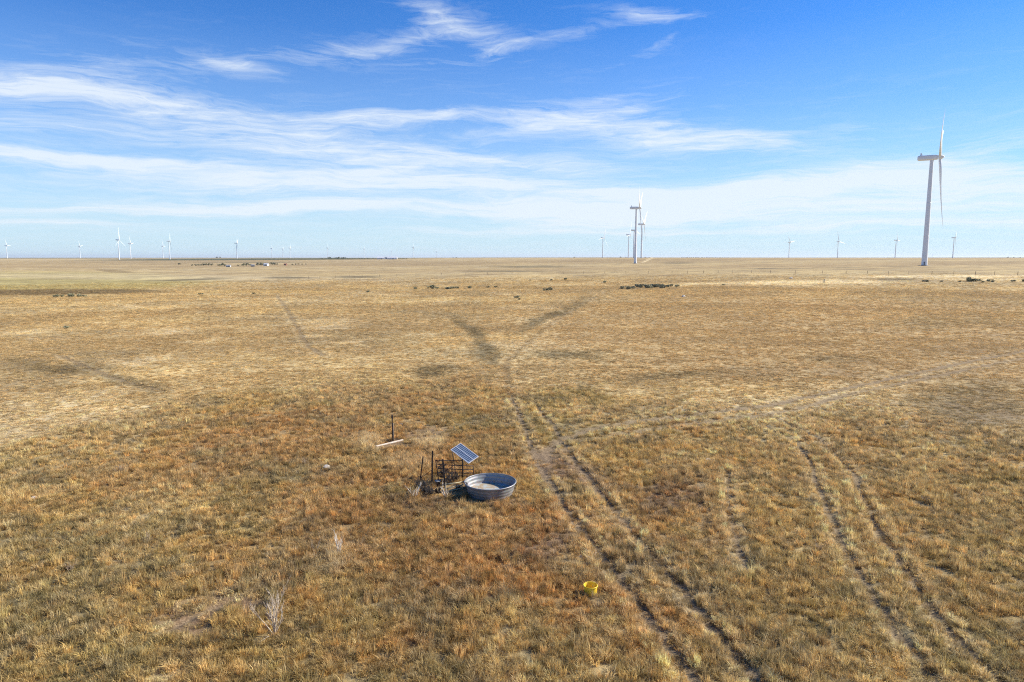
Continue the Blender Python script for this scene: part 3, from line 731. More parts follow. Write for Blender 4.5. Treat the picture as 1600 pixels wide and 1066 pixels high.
# ------------------------------------------------------------------ POST AND BOARDS behind
wp = gp(613.6, 690)
post = thing('old_fence_post', wp, 'lone dark fence post with a pale wooden stave tied to it, standing on bare ground', 'fence post')
tv = at_depth(613.2, 649.5, wp.y) - wp
bm = bmesh.new(); box(bm, 0, 0, tv.z / 2 - .1, .06, .03, tv.z + .2); box(bm, 0, .025, tv.z / 2 - .1, .018, .05, tv.z + .2); box(bm, 0, 0, tv.z - .08, .10, .06, .2)
obj('post_shaft', bm, M_TPOST, post)
bm = bmesh.new(); tube(bm, [(.055, -.02, -.05), (.065, -.02, .5), (.05, -.01, tv.z * .72)], [.035, .033, .026], 7); obj('wooden_stave', bm, M_WOOD2, post)
def plank(p0, p1, w, h, mat, label, name='wooden_plank'):
    a = gp(*p0); b = gp(*p1); c = (a + b) / 2; d = b - a
    bm = bmesh.new(); L = d.length
    n = 10
    prev = None
    for i in range(n + 1):
        x = -L / 2 + L * i / n; ww = w * (1 + random.uniform(-.08, .08)); dz = random.uniform(-.004, .004)
        ring = [bm.verts.new((x, sy * ww / 2, h * sz / 2 + dz)) for sy, sz in ((-1, -1), (1, -1), (1, 1), (-1, 1))]
        if prev:
            for k in range(4): bm.faces.new((prev[k], prev[(k + 1) % 4], ring[(k + 1) % 4], ring[k]))
        else: bm.faces.new(ring[::-1])
        prev = ring
    bm.faces.new(prev)
    o = obj(name, bm, mat); o.location = c + Vector((0, 0, h / 2 + .03)); o.rotation_euler = (R(25), 0, math.atan2(d.y, d.x))
    tag(o, label, 'plank'); return o
plank((588, 699), (630, 689), .10, .05, M_WOOD, 'long bleached wooden plank lying at the foot of the lone post')
plank((638, 689), (653, 686.5), .09, .04, M_TANPOLE, 'short tan wooden board lying right of the long plank')
plank((600, 688.5), (612, 687.8), .06, .04, M_WOOD2, 'short grey brown stick lying left of the lone post')

# ------------------------------------------------------------------ STONES
def stone(px, py, s, seed, label, mat=M_STONE):
    rg = random.Random(seed); bm = bmesh.new(); bmesh.ops.create_icosphere(bm, subdivisions=2, radius=1)
    ph = [rg.uniform(0, 6) for _ in range(6)]
    for v in bm.verts:
        k = 1 + .18 * math.sin(v.co.x * 3 + ph[0]) * math.sin(v.co.y * 3 + ph[1]) + .12 * math.sin(v.co.z * 5 + ph[2]) + rg.uniform(-.05, .05)
        v.co = Vector((v.co.x * s * k, v.co.y * s * .75 * k, v.co.z * s * .5 * k))
    o = obj('stone', bm, mat, loc=gp(px, py) + Vector((0, 0, s * .2))); o.rotation_euler = (0, 0, rg.uniform(0, 6)); tag(o, label, 'stone')
stone(510, 732, .24, 1, 'flat cream coloured stone in rust grass left of the pen')
stone(1105, 720, .2, 2, 'pinkish pale stone in the grass between the ruts and the right tracks')
stone(53, 780, .18, 3, 'whitish stone near the left edge of the photo')
stone(627, 664, .14, 4, 'small white stone just behind and right of the lone post')
stone(1236, 435.5, .9, 5, 'whitish boulder on the pale far strip')
stone(1068, 464, .6, 6, 'pale stone in the tan grass in front of the far shrubs')

# ------------------------------------------------------------------ WIND TURBINES
HUB = 80.
tur0 = thing('wind_turbine', (0, 0, 0), 'x', 'wind turbine', 0, 'wind turbines on the plain')
bm = bmesh.new(); tube(bm, [(0, 0, -1.5 + (HUB + .1) * t) for t in [i / 6 for i in range(7)]], [2.05 - .82 * i / 6 for i in range(7)], 28, cap=False)
obj('tower', bm, M_TURB, tur0)
bm = bmesh.new(); lathe(bm, [(2.25, -1.5), (2.25, .5), (2.06, .55)], 28); obj('foot_ring', bm, M_TURBD, tur0)
bm = bmesh.new(); lathe(bm, [(4.2, -1.4), (4.2, .12), (2.2, .2)], 28); obj('foundation', bm, M_CONC, tur0)
for zz in (22, 47):
    rr_ = 2.05 - .82 * zz / (HUB - 1); bm = bmesh.new(); lathe(bm, [(rr_ + .005, zz - .18), (rr_ + .05, zz - .1), (rr_ + .05, zz + .1), (rr_ - .01, zz + .18)], 28); obj('joint_ring', bm, M_ALU, tur0)
bm = bmesh.new(); box(bm, 0, -2.06, 1.9, .95, .12, 2.2); obj('door', bm, M_TURBD, tur0)
bm = bmesh.new()
secs = [(-9.4, .9, 1.1), (-9.1, 1.5, 1.6), (-8.2, 1.75, 1.85), (0, 1.85, 1.95), (3.2, 1.6, 1.75), (4.1, 1.3, 1.4)]
prev = None
for x, hy, hz in secs:
    ring = []
    for k in range(20):
        a = 2 * math.pi * k / 20; c, s = math.cos(a), math.sin(a); e = .55
        ring.append(bm.verts.new((x, hy * math.copysign(abs(c) ** e, c), HUB + .2 + hz * math.copysign(abs(s) ** e, s))))
    if prev:
        for k in range(20): bm.faces.new((prev[k], ring[k], ring[(k + 1) % 20], prev[(k + 1) % 20]))
    else: bm.faces.new(ring)
    prev = ring
bm.faces.new(prev[::-1])
obj('nacelle', bm, M_TURB, tur0)
bm = bmesh.new()
vs = [bm.verts.new((x, y, z)) for y in (-.12, .12) for x, z in ((-7.8, HUB + 2), (-6.0, HUB + 2), (-6.9, HUB + 3.9), (-7.5, HUB + 4.2))]
bm.faces.new(vs[:4]); bm.faces.new(vs[4:][::-1])
for k in range(4): bm.faces.new((vs[k], vs[4 + k], vs[4 + (k + 1) % 4], vs[(k + 1) % 4]))
obj('weather_mast', bm, M_TURB, tur0)
bm = bmesh.new(); hubp = [(-.9, 1.4), (-.2, 1.7), (.8, 1.65), (1.7, 1.2), (2.4, .6), (2.9, .15)]
rings = [[bm.verts.new((x, r_ * math.cos(2 * math.pi * k / 20), r_ * math.sin(2 * math.pi * k / 20))) for k in range(20)] for x, r_ in hubp]
for a, b in zip(rings[:-1], rings[1:]):
    for k in range(20): bm.faces.new((a[k], a[(k + 1) % 20], b[(k + 1) % 20], b[k])).smooth = True
bm.faces.new(rings[-1]); bm.faces.new(rings[0][::-1])
hub = obj('hub', bm, M_TURB, tur0, loc=(5.1, 0, HUB + .2))
def blade_bm():
    bm = bmesh.new(); prev = None
    st = [(0.8, 1.9, 1.9, 25), (3, 1.9, 1.8, 24), (7, 2.7, 1.2, 22), (12, 3.3, .75, 17), (20, 2.7, .55, 12), (30, 2.0, .38, 8), (40, 1.4, .26, 5), (48, .9, .15, 3), (52, .4, .08, 2), (52.8, .12, .04, 2)]
    for z, ch, th, tw in st:
        a0 = R(90 - tw - 10); ring = []
        pre = .0009 * z * z
        for k in range(12):
            a = 2 * math.pi * k / 12; x = ch / 2 * math.cos(a) + (ch * .12 if z > 4 else 0); y = th / 2 * math.sin(a)
            ring.append(bm.verts.new((x * math.cos(a0) - y * math.sin(a0) + pre, x * math.sin(a0) + y * math.cos(a0), z)))
        if prev:
            for k in range(12): bm.faces.new((prev[k], prev[(k + 1) % 12], ring[(k + 1) % 12], ring[k])).smooth = True
        prev = ring
    bm.faces.new(prev[::-1]); return bm
for k in range(3):
    if k == 0: b0 = obj('blade', blade_bm(), M_TURB, hub)
    else:
        b0 = b0.copy(); COL.objects.link(b0); b0.parent = hub
    b0.rotation_euler = (R(120 * k), 0, 0)
def slope(py):
    v = CY - py; return (-F_PX * sp + v * cp) / (F_PX * cp + v * sp)
TURB = [ # foot px, foot py, hub py, rotor phase, yaw, label
    (1444.0, 416.0, 247.0, 180, -31.5, 'nearest and tallest wind turbine, far right of the photo, one blade pointing down'),
    (992.5, 412.0, 325.0, 180, -14, 'second nearest white wind turbine, front one of the cluster right of centre'),
    (1002.0, 402.8, 350.0, 70, -20, 'wind turbine just right of the front one in the cluster right of centre'),
    (990.0, 402.6, 359.5, 20, -20, 'wind turbine almost hidden behind the front turbine of the cluster'),
    (981.8, 402.6, 366.5, 100, -26, 'leftmost turbine of the cluster right of centre'),
    (941.6, 402.8, 371.5, 100, -36, 'lone wind turbine just left of the cluster right of centre'),
    (1232.5, 402.8, 378.5, 40, -50, 'leftmost of the small distant turbines on the right half of the horizon'),
    (1308.4, 402.9, 377.5, 15, -70, 'small distant turbine seen end-on, midway between cluster and nearest turbine'),
    (1398.5, 403.7, 376.0, 30, -40, 'small distant turbine immediately left of the nearest big turbine'),
    (1488.5, 403.7, 372.0, 175, -34, 'small distant turbine immediately right of the nearest big turbine'),
    (1457.0, 403.0, 397.5, 10, -40, 'tiny turbine far off beside the foot of the nearest big turbine'),
    (186.5, 406.0, 375.0, 0, 5, 'tallest turbine on the left half of the horizon'),
    (204.5, 405.2, 381.5, 35, 15, 'turbine just right of the tallest one on the left horizon'),
    (265.5, 406.0, 377.5, 80, 25, 'left half turbine with a dark foot, right one of a close pair'),
    (255.0, 404.5, 385.5, 30, 15, 'faint turbine, left one of a close pair on the left horizon'),
    (370.2, 403.6, 379.5, 60, 15, 'turbine above the farmstead trees on the left horizon'),
    (424.8, 403.0, 388.0, 20, 15, 'small turbine, left one of three faint ones right of the farmstead'),
    (442.0, 403.0, 389.0, 50, 15, 'small faint turbine, middle one of three right of the farmstead'),
    (453.5, 403.0, 388.5, 85, 15, 'small faint turbine, right one of three right of the farmstead'),
    (125.5, 404.6, 386.0, 40, 15, 'faint turbine standing alone between left edge and tallest left turbine'),
    (11.5, 404.8, 385.0, 30, 15, 'faint turbine at the very left edge of the photo'),
    (512.0, 403.0, 387.5, 10, 15, 'faint turbine above the left end of the dark tree belt'),
    (569.0, 403.0, 389.0, 70, 15, 'faint turbine above the middle of the dark tree belt'),
    (611.5, 403.0, 392.5, 30, 15, 'very faint turbine above the white farm sheds'),
    (645.5, 402.6, 386.0, 0, 15, 'dark-headed turbine standing alone just left of centre on the horizon'),
    (682.0, 402.6, 393.0, 50, 15, 'tiny turbine just right of the dark-headed one near centre'),
]
for i, (bx, by, hy, ph, yaw, lab) in enumerate(TURB):
    t = tur0 if i == 0 else copy_tree(tur0)
    Y = (HUB + .2) / (slope(hy) - slope(by)); p = at_depth(bx, by, Y)
    t.location = p; t.rotation_euler = (0, 0, R(yaw)); t['label'] = lab
    [c for c in t.children if c.name.startswith('hub')][0].rotation_euler = (R(ph), R(-3), 0)
    gz = float(terrain(p.x, p.y))
    print('turb', i, round(Y), round(p.z, 1), round(gz, 1))
    if gz > p.z + .3 or gz < p.z - .3: t.location.z = gz if abs(gz - p.z) < 6 else p.z

# ------------------------------------------------------------------ FAR SHRUBS, TREES, FARM
def leaf_mat(name, c1, c2):
    m, nt, b = new_mat(name)
    oi = N(nt, 'ShaderNodeObjectInfo').outputs['Random']; n = noise_n(nt, 2.5, 4, .6, N(nt, 'ShaderNodeTexCoord').outputs['Object'])
    c = ramp(nt, n.outputs['Fac'], [(.35, c1), (.65, c2)])
    v = math_n(nt, 'ADD', math_n(nt, 'MULTIPLY', oi, .5), .75); h = N(nt, 'ShaderNodeHueSaturation'); nt.links.new(c, h.inputs['Color']); nt.links.new(v, h.inputs['Value'])
    nt.links.new(h.outputs[0], b.inputs['Base Color']); b.inputs['Roughness'].default_value = .8; return m
M_LEAF = leaf_mat('dusty_green_leaves', (.17, .17, .09), (.30, .285, .165))
M_SAGE = leaf_mat('sage_leaves', (.20, .20, .12), (.34, .33, .20))
M_BARK = mottled('bark', (.06, .045, .03), (.13, .10, .07), 6, .9, 0, .3, .01)
def crown_mesh(seed, rx, rz, n, leaf, zc, lumps=6, low=False):
    rg = random.Random(seed); vs = []; fs = []
    L = [(Vector((rg.gauss(0, .45) * rx, rg.gauss(0, .45) * rx, zc + rg.uniform(-.5, .55) * rz)), rg.uniform(.35, .6)) for _ in range(lumps)]
    for i in range(n):
        c, s = rg.choice(L); d = Vector((rg.gauss(0, 1), rg.gauss(0, 1), rg.gauss(0, 1))).normalized() * rg.uniform(.55, 1.0)
        p = c + Vector((d.x * rx * s, d.y * rx * s, d.z * rz * s))
        if low and p.z < .05: p.z = abs(p.z) * .5 + .05
        u = Vector((rg.gauss(0, 1), rg.gauss(0, 1), rg.gauss(0, 1))).normalized(); a, b = frame(u); q = leaf * rg.uniform(.6, 1.3)
        k = len(vs); vs += [p + a * q, p + b * q * .6, p - a * q, p - b * q * .6]; fs.append((k, k + 1, k + 2, k + 3))
    me = bpy.data.meshes.new('crown'); me.from_pydata([v[:] for v in vs], [], fs); return me
SHR = [crown_mesh(100 + i, 1.0, .55, 420, .13, .5, 7, True) for i in range(4)]
def shrub(px, py, s, label, i, sage=False, rz=0.):
    o = thing('shrub', gp(px, py), label, 'shrub', random.uniform(0, 6), 'low shrubs on the far grassland')
    me = SHR[i % 4]
    if sage:
        if not hasattr(shrub, 'sg'): shrub.sg = {}
        if i % 4 not in shrub.sg: shrub.sg[i % 4] = me.copy(); shrub.sg[i % 4].materials.clear(); shrub.sg[i % 4].materials.append(M_SAGE)
        me = shrub.sg[i % 4]
    elif not me.materials: me.materials.append(M_LEAF)
    c = bpy.data.objects.new('crown', me); COL.objects.link(c); c.parent = o
    bm = bmesh.new(); 
    for k in range(4): tube(bm, [(0, 0, -.05), (random.uniform(-.4, .4), random.uniform(-.4, .4), .55)], [.03, .012], 4)
    obj('trunk', bm, M_BARK, o)
    s *= .85
    o.scale = (s * random.uniform(.9, 1.2), s, s * random.uniform(.75, 1.05))
SHL = [ # px, py, size, sage?, label
    (972, 451.5, 1.2, 0, 'dark shrub at the left tip of the shrub thicket'), (980, 452, 1.5, 0, 'larger dark shrub near the left tip of the shrub thicket'), (986, 451.5, 1.3, 1, 'grey-green shrub left part of the thicket'),
    (996, 449, 1.5, 1, 'sage shrub, rear left of the thicket'), (1003, 449.5, 1.6, 1, 'sage shrub left of the middle of the thicket'), (1010, 450, 1.8, 1, 'broad sage shrub in the middle of the thicket'),
    (1016, 450.5, 1.6, 0, 'dark shrub at the front middle of the thicket'), (1021, 449, 1.7, 1, 'sage shrub behind the dark middle one in the thicket'), (1028, 449, 1.9, 0, 'largest dark green shrub of the thicket'),
    (1034, 450.5, 1.5, 1, 'sage shrub, front right of the thicket'), (1040, 449, 1.3, 1, 'small sage shrub, right part of the thicket'), (1048, 448, 1.4, 0, 'dark shrub set apart at the right of the thicket'), (1058, 448, 1.2, 0, 'last dark shrub at the right tip of the thicket'),
    (1130, 446, .8, 0, 'single round dark bush alone right of the thicket'),
    (675, 451.5, 1.9, 0, 'largest dark green bush of the row left of centre'), (683, 451.5, .9, 0, 'small bush beside the largest one left of centre'), (649, 452, 1.0, 0, 'bush at the left end of the row left of centre'),
    (697, 452, 1.1, 0, 'bush, left one of three close together left of centre'), (703, 452, 1.2, 0, 'bush, middle one of three close together left of centre'), (708, 451.5, 1.3, 0, 'bush, right one of three close together left of centre'), (714, 451, 1.0, 0, 'small bush right of the close three'),
    (733, 450.5, 1.1, 0, 'bush standing alone in the row near centre'), (762, 449.5, .7, 0, 'tiny bush, left of a sparse pair near centre'), (774, 449.5, .8, 0, 'tiny bush, right of a sparse pair near centre'),
    (854, 454.5, 1.1, 0, 'dark bush, left of a pair in the centre grassland'), (859, 453.5, 1.2, 0, 'dark bush, right of a pair in the centre grassland'), (806, 466, .9, 0, 'dark bush near the centre with tan grass round it'), (811, 469, .6, 0, 'smallest bush just below the dark centre bush'),
    (884, 437.5, 1.3, 0, 'round dark bush far off above the centre pair'), (862, 438.5, .9, 0, 'dark bush left of the round one above centre'), (828, 438.5, .8, 0, 'small far bush furthest left above centre'), (946, 442, 1.3, 1, 'sage bush far off left of the thicket'),
    (1447, 440.5, 1.2, 1, 'sage bush on the pale strip below the nearest turbine'), (1513, 440, 1.9, 0, 'dark wide bush on the pale strip right of the nearest turbine'), (1526, 440, 2.0, 0, 'widest dark bush on the pale strip, right neighbour of the wide one'), (1535, 442, .9, 0, 'small bush in front of the widest one on the pale strip'),
    (1546, 440, 1.2, 0, 'bush right of the widest one on the pale strip'), (1552, 441, .9, 0, 'small bush second from the right on the pale strip'), (1582, 440.5, 1.1, 0, 'bush near the right edge on the pale strip'), (1598, 440.5, 1.2, 0, 'bush cut by the right edge of the photo'),
    (1471, 440.5, .8, 1, 'small sage bush right of the nearest turbine foot'), (1500, 441, .8, 1, 'small sage bush just left of the wide dark bushes'),
    (86, 464.5, 1.0, 0, 'bush at the left end of the row under the dark bank'), (96, 464.3, .8, 0, 'small bush second in the row under the dark bank'), (112, 464, 1.3, 0, 'widest bush in the row under the dark bank'), (123, 464, 1.2, 0, 'bush at the right of the row under the dark bank'), (133, 463.8, .8, 0, 'last small bush of the row under the dark bank'),
    (397, 459.5, .8, 0, 'lone small bush in tan grass left of the faint trail'), (313, 460.5, .7, 0, 'lone tiny bush in tan grass on the left'), (576, 457, .8, 0, 'lone bush in tan grass between trail and shrub row'), (105, 513.5, .7, 0, 'small bush on the left slope above the pale patches'),
]
for i, (x, y, s, sg, lab) in enumerate(SHL): shrub(x, y, s, lab, i, bool(sg))

TRE = [crown_mesh(200 + i, 4.2, 4.0, 700, .55, 5.2, 9) for i in range(3)]
for me in TRE: me.materials.append(M_LEAF)
bm = bmesh.new(); tube(bm, [(0, 0, -.5), (.1, 0, 2.5), (-.1, .1, 5)], [.4, .28, .12], 7)
for k in range(5):
    a = k * 1.256; tube(bm, [(0, 0, 2.2 + .3 * k), (math.cos(a) * 1.6, math.sin(a) * 1.6, 4.4 + .3 * k)], [.16, .05], 5)
trunk_o = obj('trunk', bm, M_BARK); trunk_me = trunk_o.data; bpy.data.objects.remove(trunk_o)
def gd(px, Y):
    X = (px - CX) / F_PX * (Y * cp); X = (px - CX) / F_PX * (Y * cp - (float(terrain(X, Y)) - CAM_H) * sp)
    return Vector((X, Y, float(terrain(X, Y))))
def tree(px, py, s, label, group, i, sy=1.):
    o = thing('broadleaf_tree', gp(px, py) if py < 1000 else gd(px, py), label, 'tree', random.uniform(0, 6), group)
    for nm, me in (('crown', TRE[i % 3]), ('trunk', trunk_me)):
        c = bpy.data.objects.new(nm, me); COL.objects.link(c); c.parent = o
    o.scale = (s, s, s * sy)
gA = 'trees round the left farmstead'
k = 0
for x, y, s, lab in [(300, 416, .55, 'small tree at the left end of the farmstead trees'), (306, 416, .55, None), (310, 415.8, .6, None), (314, 415.7, .6, None), (318, 415.5, .75, None), (322, 415.5, .75, None), (326, 415.4, .8, None), (331, 415.5, .7, None),
                     (343, 416.5, .7, None), (347, 416, .9, None), (351, 416.5, .7, None), (372, 416.5, .5, None), (380, 416.4, .85, None), (385, 416, .9, None), (391, 416, .65, None), (403, 415.5, .95, None), (408, 415.3, .9, None), (412, 415.3, .7, None),
                     (425, 414.6, .9, None), (429, 414.5, .8, None), (433, 414.5, .6, None), (457, 414.4, .45, None), (462, 414.2, .5, None), (467, 414, .5, None), (472, 414, .45, None), (478, 413.8, .4, None)]:
    tree(x, y, s, lab or 'dark tree in the low row round the farmstead in the left distance', gA, k, .8); k += 1
gB = 'dark trees of the shelter belt on the horizon'
rb = random.Random(5)
for i in range(54):
    x = 500 + 135 * i / 53 + rb.uniform(-1, 1); big_ = 512 < x < 542
    tree(x, 2650 - 1.5 * (x - 500) + rb.uniform(-60, 60), (1.05 if big_ else .62) * rb.uniform(.7, 1.2), 'dark tree in the long shelter belt on the horizon left of centre', gB, k, .9 if big_ else .62); k += 1
gC = 'scattered trees on the far horizon'
for x, y, s, lab in [(279.5, 414.5, .75, 'lone dark tree left of the farmstead'), (339, 4800, 1.7, 'left tree of a small pair on the left skyline'), (344, 4800, 1.5, 'right tree of a small pair on the left skyline'), (897, 3300, .8, 'small dark tree on the skyline left of the lone turbine'),
                     (969.5, 3000, .8, 'dark tree on the skyline just left of the turbine cluster'), (978, 3000, .6, 'small tree at the foot of the leftmost cluster turbine'), (713, 3400, .8, 'tree on the skyline right of the tiny centre turbine'), (708, 3400, .6, 'low tree left of the other on the centre skyline'),
                     (1008, 3000, .6, 'low tree on the skyline right of the turbine cluster'), (1014, 3000, .5, 'second low tree on the skyline right of the turbine cluster'), (1575, 3200, .9, 'tree on the skyline near the right edge'), (1584, 3200, .6, 'low tree on the skyline, second from the right edge'), (1594, 3200, .6, 'low tree on the skyline at the right edge')]:
    tree(x, y, s, lab, gC, k, .8); k += 1
gD = 'low dark trees along the right skyline'
for i in range(26):
    x = 1066 + 72 * i / 25 + rb.uniform(-1, 1)
    tree(x, 3000, .5 * rb.uniform(.7, 1.2), 'low dark tree in the thin belt on the skyline right of the cluster', gD, k, .55); k += 1

M_WHITE = mottled('white_siding', (.66, .66, .64), (.80, .80, .78), 2, .6, 0, 0)
M_ROOFG = mottled('grey_roof', (.22, .22, .23), (.36, .36, .37), 2, .7, 0, 0)
M_ROOFW = mottled('white_metal_roof', (.66, .68, .70), (.80, .81, .82), 2, .4, 0, 0)
M_GLASSD = mottled('dark_window', (.03, .04, .05), (.06, .07, .08), 2, .2, 0, 0)
M_REDW = mottled('red_siding', (.26, .09, .06), (.36, .13, .08), 2, .7, 0, 0)
def shed(px, py, L, W, H, rz, label, wall, roof, name='farm_shed'):
    o = thing(name, gp(px, py) if py < 1000 else gd(px, py), label, 'shed' if name == 'farm_shed' else 'house', R(rz))
    bm = bmesh.new(); box(bm, 0, 0, H / 2 - .5, L, W, H + 1)
    v = [bm.verts.new((sx * L / 2, sy, z)) for sx in (-1, 1) for sy, z in ((-W / 2, H), (W / 2, H), (0, H + W * .26))]
    bm.faces.new(v[:3]); bm.faces.new(v[3:][::-1]); obj('wall', bm, wall, o)
    bm = bmesh.new(); a = math.atan2(W * .26, W / 2); sl = math.hypot(W * .26, W / 2) + .5
    for s in (-1, 1):
        box(bm, 0, s * (W / 4 + .1), H + W * .13 + .08, L + .8, sl, .16, Matrix.Rotation(-s * a, 3, 'X'))
    obj('roof', bm, roof, o)
    bm = bmesh.new(); box(bm, L * .1, -W / 2 - .04, min(H, 3.2) / 2, min(4, L * .2), .08, min(H - .4, 3.2)); obj('door', bm, M_GLASSD, o)
    for q in (-.34, -.16, .34):
        bm = bmesh.new(); box(bm, L * q, -W / 2 - .04, H * .55, 1.2, .08, 1.1); obj('window', bm, M_GLASSD, o)
shed(595, 2450, 24, 14, 5.5, 8, 'white farm shed, left one of two below the shelter belt', M_WHITE, M_ROOFW)
shed(613, 2420, 34, 14, 5.5, 4, 'longest white farm shed, right one of two below the shelter belt', M_WHITE, M_ROOFW)
shed(604, 2480, 14, 10, 4.5, -15, 'small grey-roofed house between the two white sheds', M_WHITE, M_ROOFG, 'farmhouse')
shed(416, 415.6, 8, 6, 3.0, -10, 'white farmhouse among the farmstead trees in the left distance', M_WHITE, M_ROOFW, 'farmhouse')
shed(357, 417.4, 7, 5, 2.2, 10, 'low pale shed left of the white farmhouse', M_WHITE, M_ROOFG)
shed(446, 414.8, 5, 4, 2.4, 0, 'small red shed right of the white farmhouse', M_REDW, M_REDW)
shed(395, 416.8, 6, 5, 2.2, 20, 'small grey shed among the trees left of the white farmhouse', M_CONC, M_ROOFG)

# far pasture fence
fpx = [(482, 436), (500, 435.5), (524, 434.8), (546, 434), (566, 433.6), (593, 433), (620, 432), (650, 431), (690, 430.3), (728, 430), (762, 429.6), (800, 429.3), (847, 429), (880, 428.6), (912, 428.3), (945, 428), (978, 427.8), (1013, 427.6), (1050, 427.5), (1074, 427.4), (1099, 427.3), (1122, 427.2), (1144, 427.1), (1174, 427), (1204, 427), (1243, 427.2), (1285, 427.5), (1322, 428), (1355, 428.4), (1388, 428.8), (1420, 429), (1456, 429.2), (1490, 429.4), (1524, 429.5), (1554, 429.6), (1590, 429.8)]
f0 = gp(*fpx[0]); fence = thing('pasture_fence', f0, 'far wire pasture fence of thin dark posts crossing the grassland below the turbines', 'fence')
tops = []
bm = bmesh.new(); box(bm, 0, 0, .75, .15, .15, 1.7); pm = obj('post', bm, M_WOOD2, fence); pme = pm.data
for i, q in enumerate(fpx):
    p = gp(*q) - f0
    c = pm if i == 0 else pm.copy()
    if i: COL.objects.link(c); c.parent = fence
    c.location = p; c.rotation_euler = (random.uniform(-.06, .06), random.uniform(-.06, .06), random.uniform(0, 1)); tops.append(p)
bm = bmesh.new()
for h in (.5, .95, 1.35): tube(bm, [p + Vector((0, -.13, h)) for p in tops], .012, 3)
obj('wire', bm, M_TWIGD, fence)
gm = thing('marker_post', gp(1287.5, 442), 'short pale marker post standing on the pale far strip', 'post')
bm = bmesh.new(); box(bm, 0, 0, .6, .3, .3, 1.6); obj('post_shaft', bm, M_CONC, gm)
bm = bmesh.new(); box(bm, 0, 0, 1.46, .36, .36, .12); obj('cap', bm, M_CONC, gm)

# ------------------------------------------------------------------ SUN AND SKY
SUN_AZ, SUN_EL = 75., 31.
HAZE = 3.2e-5
sd = Vector((math.sin(R(SUN_AZ)) * math.cos(R(SUN_EL)), math.cos(R(SUN_AZ)) * math.cos(R(SUN_EL)), math.sin(R(SUN_EL))))
sl = bpy.data.lights.new('sun', 'SUN'); sl.energy = 4.2; sl.angle = R(.53); sl.color = (1, .93, .82)
so = bpy.data.objects.new('sun', sl); COL.objects.link(so); so.rotation_euler = (-sd).to_track_quat('-Z', 'Y').to_euler()
W = bpy.data.worlds.new('World'); S.world = W; W.use_nodes = True; nt = W.node_tree; bg = nt.nodes['Background']
sky = N(nt, 'ShaderNodeTexSky', sky_type='NISHITA'); sky.sun_disc = False; sky.sun_elevation = R(SUN_EL); sky.sun_rotation = R(SUN_AZ)
sky.altitude = 1500; sky.air_density = 1.0; sky.dust_density = .3; sky.ozone_density = 1.6
tc = N(nt, 'ShaderNodeTexCoord').outputs['Generated']
nrm = N(nt, 'ShaderNodeVectorMath', operation='NORMALIZE'); nt.links.new(tc, nrm.inputs[0])
sx = N(nt, 'ShaderNodeSeparateXYZ'); nt.links.new(nrm.outputs[0], sx.inputs[0])
X_, Y_, Z_ = sx.outputs
AZ = math_n(nt, 'ARCTAN2', X_, Y_); EL = math_n(nt, 'ARCSINE', Z_)
# stretched, wind-drawn coordinates
def comb(a, b, c=0.):
    q = N(nt, 'ShaderNodeCombineXYZ')
    for i, v in enumerate((a, b, c)):
        if hasattr(v, 'is_linked'): nt.links.new(v, q.inputs[i])
        else: q.inputs[i].default_value = v
    return q.outputs[0]
low_ = comb(math_n(nt, 'MULTIPLY', AZ, 2.2), math_n(nt, 'MULTIPLY', EL, 7.))
wn = noise_n(nt, 1.6, 4, .55, low_)
ws = N(nt, 'ShaderNodeSeparateColor'); nt.links.new(wn.outputs['Color'], ws.inputs[0])
AZw = math_n(nt, 'ADD', AZ, math_n(nt, 'MULTIPLY', math_n(nt, 'SUBTRACT', ws.outputs[0], .5), .22))
ELw = math_n(nt, 'ADD', EL, math_n(nt, 'MULTIPLY', math_n(nt, 'SUBTRACT', ws.outputs[1], .5), .055))
# streaks get thinner near the horizon
elp = math_n(nt, 'POWER', math_n(nt, 'MAXIMUM', ELw, .001), .62)
fib = noise_n(nt, 1.0, 9, .62, comb(math_n(nt, 'MULTIPLY', AZw, 5.5), math_n(nt, 'MULTIPLY', elp, 52.)), .35)
fin = noise_n(nt, 1.0, 8, .70, comb(math_n(nt, 'MULTIPLY', AZw, 19.), math_n(nt, 'MULTIPLY', elp, 150.), 3.), .8)
fibv = math_n(nt, 'ADD', math_n(nt, 'MULTIPLY', fib.outputs['Fac'], .54), math_n(nt, 'MULTIPLY', fin.outputs['Fac'], .46))
CLOUDS = [(500, 215, 420, 45, 0, .14), (250, 310, 400, 40, 0, .14), (1200, 330, 420, 40, 0, .22), (700, 60, 320, 30, 6, .08), (130, 118, 180, 36, 8, .42), (190, 152, 220, 12, -1, .75), (60, 202, 130, 9, -2, .35), (100, 251, 150, 8, -1, .75), (310, 276, 200, 15, -2, .85), (520, 236, 270, 28, -5, .62), (610, 265, 70, 6, 10, .5),
          (700, 291, 170, 12, 0, .9), (300, 327, 320, 6, 2, .75), (60, 350, 170, 5, 0, .7), (880, 332, 150, 13, 0, .85), (705, 30, 80, 18, -20, .62), (560, 66, 150, 12, 12, .5), (385, 102, 60, 9, -8, .42), (820, 68, 260, 8, 6, .36),
          (990, 27, 70, 9, -6, .45), (1005, 76, 55, 7, 22, .34), (1050, 214, 150, 19, -7, 1.0), (900, 182, 110, 14, 10, .6), (650, 186, 200, 11, 2, .5), (930, 150, 60, 5, 8, .35), (1290, 283, 300, 16, 7, .9), (1500, 282, 170, 18, -2, .85),
          (1300, 322, 330, 15, 0, .72), (1000, 305, 160, 10, 0, .7), (850, 255, 150, 9, -4, .4), (1350, 195, 160, 7, 0, .2), (640, 325, 300, 8, 0, .5), (1450, 350, 300, 6, 0, .5), (950, 360, 300, 5, 0, .45)]
tot = None
